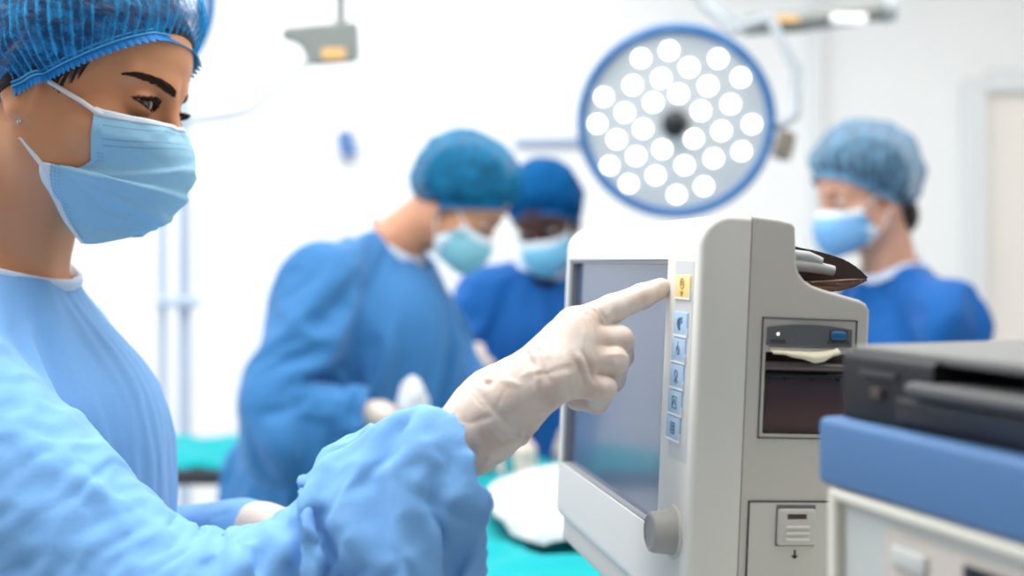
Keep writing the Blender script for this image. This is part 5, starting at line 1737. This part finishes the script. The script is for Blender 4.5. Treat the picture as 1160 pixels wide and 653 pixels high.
# ---- gown
FR = turn(-10)
ft, lt = FR @ Vector((1, 0, 0)), FR @ Vector((0, 1, 0))
RT = np.array(FR, np.float32)
TC = Vector((-0.452, 1.035, 0))
def tl(p):  # torso coordinates
    q = p - A3(TC); return q @ RT
SH_R = Vector((-0.475, 0.875, 1.335)); EL_R = Vector((-0.228, 0.775, 1.150))
SH_L = Vector((-0.475, 1.185, 1.318)); EL_L = Vector((-0.45, 1.235, 1.08)); WR_L = U(322, 600, 1.06)
CUF = U(520, 560, 0.795)
pin = U(330, 656, 0.785); mid = U(432, 604, 0.79)
ax_f = (CUF - EL_R).normalized()
CUTN = (0.80, 0.58, 0.12); CUC = U(502, 556, 0.795)
COLC = NB + Vector((0.006, 0, 0.036)); COLN = (FR @ Vector((0.42, 0.0, 1.0))).normalized()
def gown_f(p, collar=True, ends=True, thin=0.0, arm_thin=0.0):
    q = tl(p)
    d = ell(q, (0.0, 0, 1.205), (0.112, 0.165, 0.185))
    d = smin(d, ell(q, (0.056, 0, 1.252), (0.068, 0.120, 0.080)), 0.06)
    d = smin(d, ell(q, (0.012, 0, 1.02), (0.125, 0.165, 0.22)), 0.06)
    qs = q.copy(); qs[:, 1] *= 0.82
    d = smin(d, cap(qs, (0.0, 0, 0.98), (0.0, 0, 0.42), 0.135, 0.21), 0.06)
    for S in (SH_R, SH_L):
        d = smin(d, cap(p, NB + Vector((0, 0, -0.012)), S, 0.052, 0.060), 0.04)
    d = smin(d, cap(p, NB + Vector((0.015, 0, -0.05)), NB + Vector((0.075, 0.0, -0.15)), 0.050, 0.055), 0.04)
    d = smin(d, cap(p, NB + Vector((-0.004, 0, -0.05)), NB + Vector((0.0, 0, 0.05)), 0.069, 0.064), 0.03)
    d = d + thin
    # right arm: upper sleeve and the wide forearm sleeve
    a = cap(p, SH_R, EL_R, 0.066, 0.064)
    a = smin(a, cap(p, EL_R, pin, 0.062, 0.044), 0.03)
    if thin == 0:
        a = smin(a, cap(p, pin, mid, 0.044, 0.068), 0.02)
        w = cap(p, mid, CUF + ax_f * 0.06, 0.068, 0.057)
        if ends:
            w = smax(w, plane(p, CUC, CUTN), 0.003)
        a = smin(a, w, 0.022)
    else:
        a = smin(a, cap(p, pin, wr, 0.040, 0.036), 0.02)
        a = smin(a, cap(p, mid + Vector((0, 0, 0.01)), CUF + ax_f * 0.02 + Vector((0, 0.012, 0.012)), 0.052, 0.050), 0.02)
    d = smin(d, a + arm_thin, 0.022)
    # left arm across the front
    b = cap(p, SH_L, EL_L, 0.060, 0.055)
    b = smin(b, cap(p, EL_L, WR_L - (WR_L - EL_L).normalized() * 0.06, 0.054, 0.044), 0.03)
    d = smin(d, b + arm_thin, 0.03)
    # neck opening
    if collar:
        h = smax(-plane(p, COLC, COLN), nrm(p - A3(COLC)) - 0.105, 0.002)
        d = smax(d, -h, 0.003)
        d = smax(d, -cap(p, NB + Vector((0.0, 0, -0.03)), NB + Vector((-0.002, 0, 0.12)), 0.054, 0.056), 0.003)
    return d
GLO, GHI = (-0.72, 0.60, 0.60), (0.06, 1.36, 1.46)
cuff_d = lambda V: plane(V, CUC, CUTN)
def pins_w(V):
    w = np.zeros(len(V), np.float32)
    colr = np.abs(plane(V, COLC, COLN)); near = nrm(V - A3(COLC)) < 0.10
    w[near] = np.maximum(w[near], np.clip(1 - (colr[near] - 0.004) / 0.02, 0, 1))
    c = (nrm(V - A3(CUF)) < 0.13) & (np.abs(cuff_d(V)) < 0.02)
    w[c] = 0.9
    return w
def dtor(n, r): return (r.uniform(-.45, .45), r.uniform(-.3, .3), -1.0)
arm_at = lambda v: np.minimum(cap(v, SH_R, EL_R, 0.08), cap(v, EL_R, CUF, 0.085)) < 0.0
axU, axF = np.array((EL_R - SH_R).normalized(), np.float32), np.array((CUF - EL_R).normalized(), np.float32)
def dup_(n, r):                                         # creases run down the upper arm
    t = np.cross(n, axU); th = r.uniform(-0.45, 0.45)
    return axU * math.cos(th) + t * math.sin(th)
def dfo_(n, r):                                         # and slantwise round the forearm
    t = np.cross(n, axF); th = r.uniform(0.5, 1.2) * (1 if r.random() < 0.75 else -1)
    return axF * math.cos(th) + t * math.sin(th)
up_at = lambda v: cap(v, SH_R, EL_R, 0.085) < 0.0
fo_at = lambda v: (cap(v, EL_R, CUF, 0.09) < 0.0) & ~up_at(v)
FOLDS = (((10, 300), (120, 400), 0.020, 0.010), ((0, 330), (80, 420), 0.020, 0.012), ((30, 395), (150, 520), 0.020, 0.018), ((0, 440), (120, 450), 0.022, 0.018),
         ((0, 500), (150, 475), 0.020, 0.016), ((60, 430), (170, 550), 0.018, 0.014), ((0, 470), (80, 520), 0.018, 0.012), ((0, 560), (110, 520), 0.020, 0.014), ((0, 610), (70, 640), 0.020, 0.012),
         ((110, 560), (220, 600), 0.020, 0.010), ((205, 600), (195, 650), 0.014, 0.018), ((228, 598), (215, 650), 0.012, 0.014), ((260, 595), (300, 645), 0.014, 0.010),
         ((318, 600), (350, 650), 0.013, 0.014), ((335, 592), (380, 612), 0.012, 0.012), ((355, 595), (470, 645), 0.018, 0.012), ((392, 530), (475, 600), 0.018, 0.014),
         ((385, 535), (425, 505), 0.014, 0.012), ((420, 545), (500, 615), 0.018, 0.010), ((440, 530), (515, 492), 0.016, 0.014), ((480, 610), (440, 650), 0.018, 0.010), ((330, 590), (420, 650), 0.014, 0.012),
         ((95, 335), (150, 440), 0.016, 0.008), ((110, 350), (190, 470), 0.014, 0.007), ((145, 440), (175, 500), 0.012, 0.008))
def gown_pre(V, Q):
    V = crumple(V, Q, 11, 50, (0.025, 0.06), (0.10, 0.28), (0.003, 0.007), dtor, lambda v: ~arm_at(v))
    V = crumple(V, Q, 12, 14, (0.03, 0.06), (0.18, 0.34), (0.004, 0.009), dup_, up_at)
    V = crumple(V, Q, 13, 16, (0.025, 0.05), (0.12, 0.24), (0.004, 0.009), dfo_, fo_at)
    N = normals(V, Q)
    return V + N * (0.005 * (fbm(V * 22, 4) - 0.5))[:, None]
LFO = (CUF - EL_R).length
def gown_push(V):
    mf = np.clip((0.115 - cap(V, EL_R, CUF + ax_f * 0.08, 0.0)) / 0.02, 0, 1)
    sf = np.clip((V - A3(EL_R)) @ axF - 0.03, 0, 1)
    return V + axF * (0.26 * sf * mf)[:, None]
def gown_slack(V):
    mu = np.clip((0.10 - cap(V, SH_R, EL_R, 0.0)) / 0.03, 0, 1)
    mf = np.clip((0.11 - cap(V, EL_R, CUF, 0.0)) / 0.03, 0, 1)
    return np.maximum(mu, mf * 0.6)
def gown_post(V, Q):
    V = relax(V, Q, 1, 0.4)
    V = crumple(V, Q, 21, 30, (0.006, 0.016), (0.06, 0.16), (0.0012, 0.003), dup_, up_at)
    V = crumple(V, Q, 23, 40, (0.006, 0.016), (0.05, 0.14), (0.0012, 0.003), dfo_, fo_at)
    return crumple(V, Q, 22, 60, (0.006, 0.016), (0.06, 0.16), (0.0008, 0.0024), dtor, lambda v: ~arm_at(v))
gown_w = drape('gown', lambda p: gown_f(p, False, False), lambda p: gown_f(p, True, True), lambda p: gown_f(p, True, True, 0.010, 0.012),
               GLO, GHI, 0.0072, pins_w, M['gownW'], person_w, grow=0.06, frames=32, bend=3.5, stiff=20, pre=gown_pre, post=gown_post,
               push=gown_push, push_frames=16, slack=gown_slack, slack_grow=0.22, fric=20)
# neckline binding
bm = bmesh.new()
rows = []
cx_ = (ft - COLN * ft.dot(COLN)).normalized(); cy_ = COLN.cross(cx_)
for k in range(64):
    t = 2 * math.pi * k / 64
    o_ = cx_ * math.cos(t) + cy_ * math.sin(t)
    r_ = 0.05
    while r_ < 0.12 and float(gown_f(A3([COLC - COLN * 0.003 + o_ * r_]), False)[0]) < -0.0005: r_ += 0.0015
    c = COLC + o_ * r_
    rows.append([bm.verts.new(c + o_ * a + COLN * b) for a, b in ((0.0035, -0.007), (0.0030, -0.001), (0.0005, 0.0022), (-0.003, 0.0018), (-0.004, -0.008))])
for k in range(64):
    a, b = rows[k], rows[(k + 1) % 64]
    for i in range(4): bm.faces.new((a[i], b[i], b[i + 1], a[i + 1]))
bm_mesh('neck_binding', bm, M['band'], gown_w, smooth=True)
# left glove, showing behind the right sleeve
fwd = (WR_L - EL_L).normalized()
gj = relaxed_hand(WR_L - fwd * 0.035, (0.95, -0.15, -0.10), (0.1, 0.2, -1), right=False, curl=0.7, armdir=fwd)
glove_mesh('glove', gj, person_w, M['glove'], 0.002)

# trousers and clogs below the frame
def lower_body(root, x, y, yaw, m, top=0.62):
    R = turn(yaw); f_, l_ = R @ Vector((1, 0, 0)), R @ Vector((0, 1, 0))
    B = Vector((x, y, 0))
    def f(p):
        d = None
        for s in (-1, 1):
            e = cap(p, B + l_ * (0.09 * s) + Vector((0, 0, top + 0.12)), B + l_ * (0.10 * s) + Vector((0, 0, 0.10)), 0.085, 0.07)
            d = e if d is None else smin(d, e, 0.03)
        return smax(d, -(p[:, 2] - 0.06), 0.01)
    V, Q = nets(f, (x - 0.3, y - 0.3, 0.04), (x + 0.3, y + 0.3, top + 0.25), 0.012)
    mknp('trousers', V, Q, m, root)
    for s in (-1, 1):
        c = B + l_ * (0.10 * s)
        g = lambda p: smax(smin(cap(p, c + f_ * -0.07 + Vector((0, 0, 0.03)), c + f_ * 0.12 + Vector((0, 0, 0.025)), 0.042, 0.045), cap(p, c + f_ * 0.02 + Vector((0, 0, 0.05)), c + f_ * 0.1 + Vector((0, 0, 0.03)), 0.04, 0.04), 0.03), -(p[:, 2] - 0.001), 0.004)
        V, Q = nets(g, (c.x - 0.22, c.y - 0.22, -0.02), (c.x + 0.22, c.y + 0.22, 0.14), 0.009)
        mknp('clog', V, Q, M['clog'], root)
lower_body(person_w, TC.x, TC.y, -10, M['trousers'])

# ------------------------------------------------------------------ the three people at the back
def figure(label, base, yaw, H, NBk, shr, elr, wrr, shl, ell_, wrl, hips, chest, gown, capm, capband, capthread, skin, maskm, gaze, armr=0.058, chest_r=(0.125, 0.175, 0.19), hip_r=(0.135, 0.175, 0.2), flare=0.24, skirt=0.40, cap_kw={}, seed=1, hands=True, nape=False):
    root = empty('person', (base[0], base[1], 0), label, 'person')
    R = turn(yaw); f_, l_ = R @ Vector((1, 0, 0)), R @ Vector((0, 1, 0)); Rn = np.array(R, np.float32)
    NBk, shr, elr, wrr, shl, ell_, wrl, hips, chest = [Vector(v) for v in (NBk, shr, elr, wrr, shl, ell_, wrl, hips, chest)]
    ntop = H.w((-0.03, 0, -0.055))
    def body(p):
        d = H.field(p)
        d = smin(d, cap(p, ntop, NBk, 0.054, 0.060), 0.026)
        return smin(d, cap(p, NBk + l_ * 0.07 - f_ * 0.03 + Vector((0, 0, -0.085)), NBk - l_ * 0.07 - f_ * 0.03 + Vector((0, 0, -0.085)), 0.04), 0.05)
    pts = [H.C, NBk]
    lo = np.min([list(p) for p in pts], 0) - 0.19; hi = np.max([list(p) for p in pts], 0) + 0.19
    V, Q = nets(body, lo, hi, 0.0035)
    mknp('body', V, Q, skin, root)
    build_eyes(H, root, gaze, lashes=False)
    fn = lambda q: head_field(q, False, False)
    for s in (-1, 1):
        t_ = [(0.095, y * s, z) for y, z in ((0.052, 0.018), (0.040, 0.025), (0.026, 0.026), (0.012, 0.021))]
        b_ = [(0.095, y * s, z) for y, z in ((0.052, 0.016), (0.040, 0.019), (0.026, 0.018), (0.012, 0.014))]
        brow(H, root, fn, t_, b_, M['brow'], n=12, hairs=0)
    build_hair(H, root, 0.005, low=0.012, nape=nape)
    build_cap(H, root, 'surgical_cap', capm, capband, capthread, nth=160, pleats=36, seed=seed, **cap_kw)
    e_ = [(0.052, -0.056, -0.022), (0.045, -0.060, -0.045), (0.030, -0.062, -0.062), (0.022, -0.060, -0.082), (0.035, -0.045, -0.112)]
    mo, P = build_mask(H, root, e_, maskm, M['maskedge'], False, nu=26, nv=22)
    fh_ = lambda q: head_field(q, True, False)
    for s in (-1, 1):
        for a, b in ((e_[0], (-0.012, -0.074, 0.018)), (e_[3], (-0.012, -0.074, -0.035))):
            A = np.array([Vector(a).lerp(Vector(b), t) for t in np.linspace(0, 1, 9)])
            A = push_out(fh_, A, 0.002) * A3([1, -s, 1])
            tube('ear_loop', [H.w(Vector(map(float, q))) for q in A], 0.002, M['loop'], mo, 6)
    def tl_(p, c): return (p - A3(c)) @ Rn
    ax = (chest - hips).normalized()
    def gf_(p, raw=False):
        fr = np.array(basis((0, 0, 0), f_ - ax * f_.dot(ax), l_, ax).to_3x3(), np.float32)
        fr = fr / np.sqrt((fr ** 2).sum(0))
        d = ell((p - A3(chest)) @ fr, (0, 0, 0), chest_r)
        d = smin(d, ell((p - A3(hips)) @ fr, (0, 0, 0), hip_r), 0.08)
        d = smin(d, cap(p, chest, hips, 0.13, 0.15), 0.08)
        q = (p - A3(hips)) @ Rn
        q = q * A3([1, 0.85, 1])
        d = smin(d, cap(q, (0, 0, 0.0), (0.0, 0, skirt - hips.z), 0.15, flare), 0.08)
        for S, E, Wp in ((shr, elr, wrr), (shl, ell_, wrl)):
            d = smin(d, cap(p, NBk + Vector((0, 0, -0.02)), S, 0.055, 0.062), 0.05)
            a = smin(cap(p, S, E, armr * 1.12, armr), cap(p, E, Wp, armr, armr * 0.78), 0.03)
            d = smin(d, a, 0.03)
        return d if raw else smax(d, -cap(p, NBk - (ntop - NBk).normalized() * 0.02, ntop, 0.070, 0.072), 0.006)
    gf2_ = lambda p: gf_(p, True)
    allp = [shr, elr, wrr, shl, ell_, wrl, hips, chest, NBk]
    lo = np.min([list(p) for p in allp], 0) - 0.30; hi = np.max([list(p) for p in allp], 0) + 0.22
    lo[2] = skirt + 0.16; hi[2] = NBk.z + 0.1
    hole = lambda p: cap(p, NBk - (ntop - NBk).normalized() * 0.02, ntop, 0.070, 0.072)
    def ends(p):
        e = None
        for E, Wp in ((elr, wrr), (ell_, wrl)):
            u = (Wp - E).normalized()
            k_ = smax(-plane(p, Wp, u), nrm(p - A3(Wp)) - 0.078, 0.002)
            e = k_ if e is None else np.minimum(e, k_)
        return e
    closed = lambda p: smax(gf_(p), -ends(p), 0.003)
    rngp = fbm
    def pins(V):
        return np.maximum(np.clip(1 - (hole(V) - 0.006) / 0.02, 0, 1), np.where(np.abs(ends(V)) < 0.014, 0.8, 0)).astype(np.float32)
    def pre(V, Q):
        V = crumple(V, Q, seed * 13, 90, (0.04, 0.09), (0.12, 0.32), (0.008, 0.020), lambda n, r: (n[1] * r.uniform(-.6, .6), -n[0] * r.uniform(-.6, .6), 1.0))
        return V + normals(V, Q) * (0.008 * (fbm(V * 14, seed) - 0.5))[:, None]
    g = drape('gown', lambda p: gf2_(p), closed, lambda p: gf_(p) + 0.016, lo, hi, 0.014, pins, gown, root, grow=0.13, frames=22, bend=2.0, pre=pre)
    bm = bmesh.new()
    nz = (ntop - NBk).normalized(); nx = nz.cross(l_).normalized(); ny = nz.cross(nx)
    rows = []
    for k in range(40):
        t = 2 * math.pi * k / 40
        o_ = nx * math.cos(t) + ny * math.sin(t)
        c = NBk + nz * 0.012
        while float(gf_(A3([c + o_ * 0.0735]))[0]) < -0.002 and (c - NBk).length < 0.09: c = c + nz * 0.004
        rows.append([bm.verts.new(c + o_ * a + nz * b) for a, b in ((0.082, -0.012), (0.076, 0.0), (0.071, 0.004), (0.069, -0.01))])
    for k in range(40):
        a, b = rows[k], rows[(k + 1) % 40]
        for i in range(3): bm.faces.new((a[i], b[i], b[i + 1], a[i + 1]))
    bm_mesh('neck_binding', bm, M['band'], g, smooth=True)
    if hands:
        for right, E, Wp in ((True, elr, wrr), (False, ell_, wrl)):
            fw = (Wp - E).normalized()
            j = relaxed_hand(Wp + fw * 0.02, fw + Vector((0, 0, -0.25)), Vector((0, 0, -1)) - f_ * 0.2, right=right, curl=0.55, armdir=fw)
            glove_mesh('glove', j, root, M['glove'], 0.0032)
    lower_body(root, hips.x, hips.y, yaw, M['trousers'])
    return root

M['gownA'] = fabric_mat('mid_blue_gown', srgb(54, 116, 172))
M['gownB'] = fabric_mat('strong_blue_gown', srgb(16, 94, 168))
M['gownC'] = fabric_mat('royal_blue_gown', srgb(4, 88, 162))
M['skinA'] = skin_mat('light_skin', srgb(214, 158, 124), srgb(198, 134, 102))
M['skinB'] = skin_mat('dark_skin', srgb(98, 58, 46), srgb(78, 46, 38))
M['skinC'] = skin_mat('fair_skin', srgb(222, 172, 150), srgb(206, 150, 128))
M['maskA'] = fabric_mat('mask_pale_teal', srgb(140, 198, 214))
M['maskB'] = fabric_mat('mask_bright_blue', srgb(128, 200, 236))
M['maskC'] = fabric_mat('mask_sky', srgb(126, 180, 232))
M['capA'] = cap_mat('teal_bouffant', srgb(0, 84, 134), srgb(34, 136, 178), 0.26)
M['capB'] = cap_mat('deep_blue_cap', srgb(0, 70, 124), srgb(4, 92, 150), 0.06)
M['capC'] = cap_mat('grey_blue_bouffant', srgb(70, 116, 154), srgb(126, 168, 198), 0.40)
M['bandA'] = mat('cap_band_teal', srgb(0, 104, 160), 0.6, 0.3)
M['bandB'] = mat('cap_band_deep', srgb(20, 92, 158), 0.6, 0.3)
M['bandC'] = mat('cap_band_pale', srgb(100, 146, 182), 0.6, 0.3)

# man bending over the table
HA = Head((-0.112, 2.44, 1.535), -12, 40, 0, 0.99, eyes=True)
figure('man in mid blue gown and teal cap bending over the operating table', (-0.42, 2.45), -12, HA, (-0.270, 2.47, 1.435),
       (-0.375, 2.29, 1.385), (-0.458, 2.17, 1.14), (-0.270, 2.19, 1.115), (-0.235, 2.66, 1.375), (-0.13, 2.62, 1.16), (-0.03, 2.52, 1.07),
       (-0.42, 2.47, 0.93), (-0.275, 2.46, 1.235), M['gownA'], M['capA'], M['bandA'], M['bandA'], M['skinA'], M['maskA'], (0.2, 2.3, 1.0),
       armr=0.066, chest_r=(0.150, 0.19, 0.19), hip_r=(0.155, 0.19, 0.22), flare=0.25, seed=2, cap_kw=dict(puff=0.030))
# person across the table
HB = Head((0.088, 2.95, 1.522), -108, 28, -6, 1.04)
figure('dark-skinned person in strong blue gown and deep blue cap behind the bending man', (0.06, 3.06), -104, HB, (0.085, 3.02, 1.385),
       (-0.085, 3.03, 1.335), (-0.155, 2.97, 1.07), (-0.125, 2.81, 1.165), (0.24, 3.02, 1.335), (0.29, 2.92, 1.09), (0.2, 2.78, 1.045),
       (0.07, 3.09, 0.93), (0.075, 3.06, 1.20), M['gownB'], M['capB'], M['bandB'], M['bandB'], M['skinB'], M['maskB'], (0.0, 2.3, 1.0), seed=3, cap_kw=dict(puff=0.022, zf=0.056))
# woman on the right, seen from her left
HC = Head((0.765, 2.5, 1.553), 198, 12, 0, 1.02)
figure('woman in royal blue gown and grey-blue cap standing right of the lit lamp', (0.84, 2.55), 195, HC, (0.835, 2.53, 1.385),
       (0.83, 2.72, 1.315), (0.80, 2.78, 1.06), (0.62, 2.72, 1.02), (0.89, 2.36, 1.31), (0.92, 2.32, 1.04), (0.72, 2.36, 1.0),
       (0.86, 2.55, 0.93), (0.85, 2.54, 1.19), M['gownC'], M['capC'], M['bandC'], M['bandC'], M['skinC'], M['maskC'], (0.3, 2.3, 1.2), seed=4, nape=True, cap_kw=dict(puff=0.036, slope=0.7))

# white swab in the bending man's hands
sw = U(467, 458, 2.17)
bm = bmesh.new()
bmesh.ops.create_icosphere(bm, subdivisions=4, radius=0.05)
for v in bm.verts:
    n_ = fbm(A3([v.co * 30]), 3)[0]
    v.co = Vector((v.co.x * 0.6, v.co.y * 0.5, v.co.z * 1.0)) * (0.75 + 0.5 * n_)
    v.co += sw
swo = bm_mesh('gauze_swab', bm, M['sheet'], None, smooth=True)
tag(swo, 'crumpled white gauze swab at the glove of the bending man', 'swab')
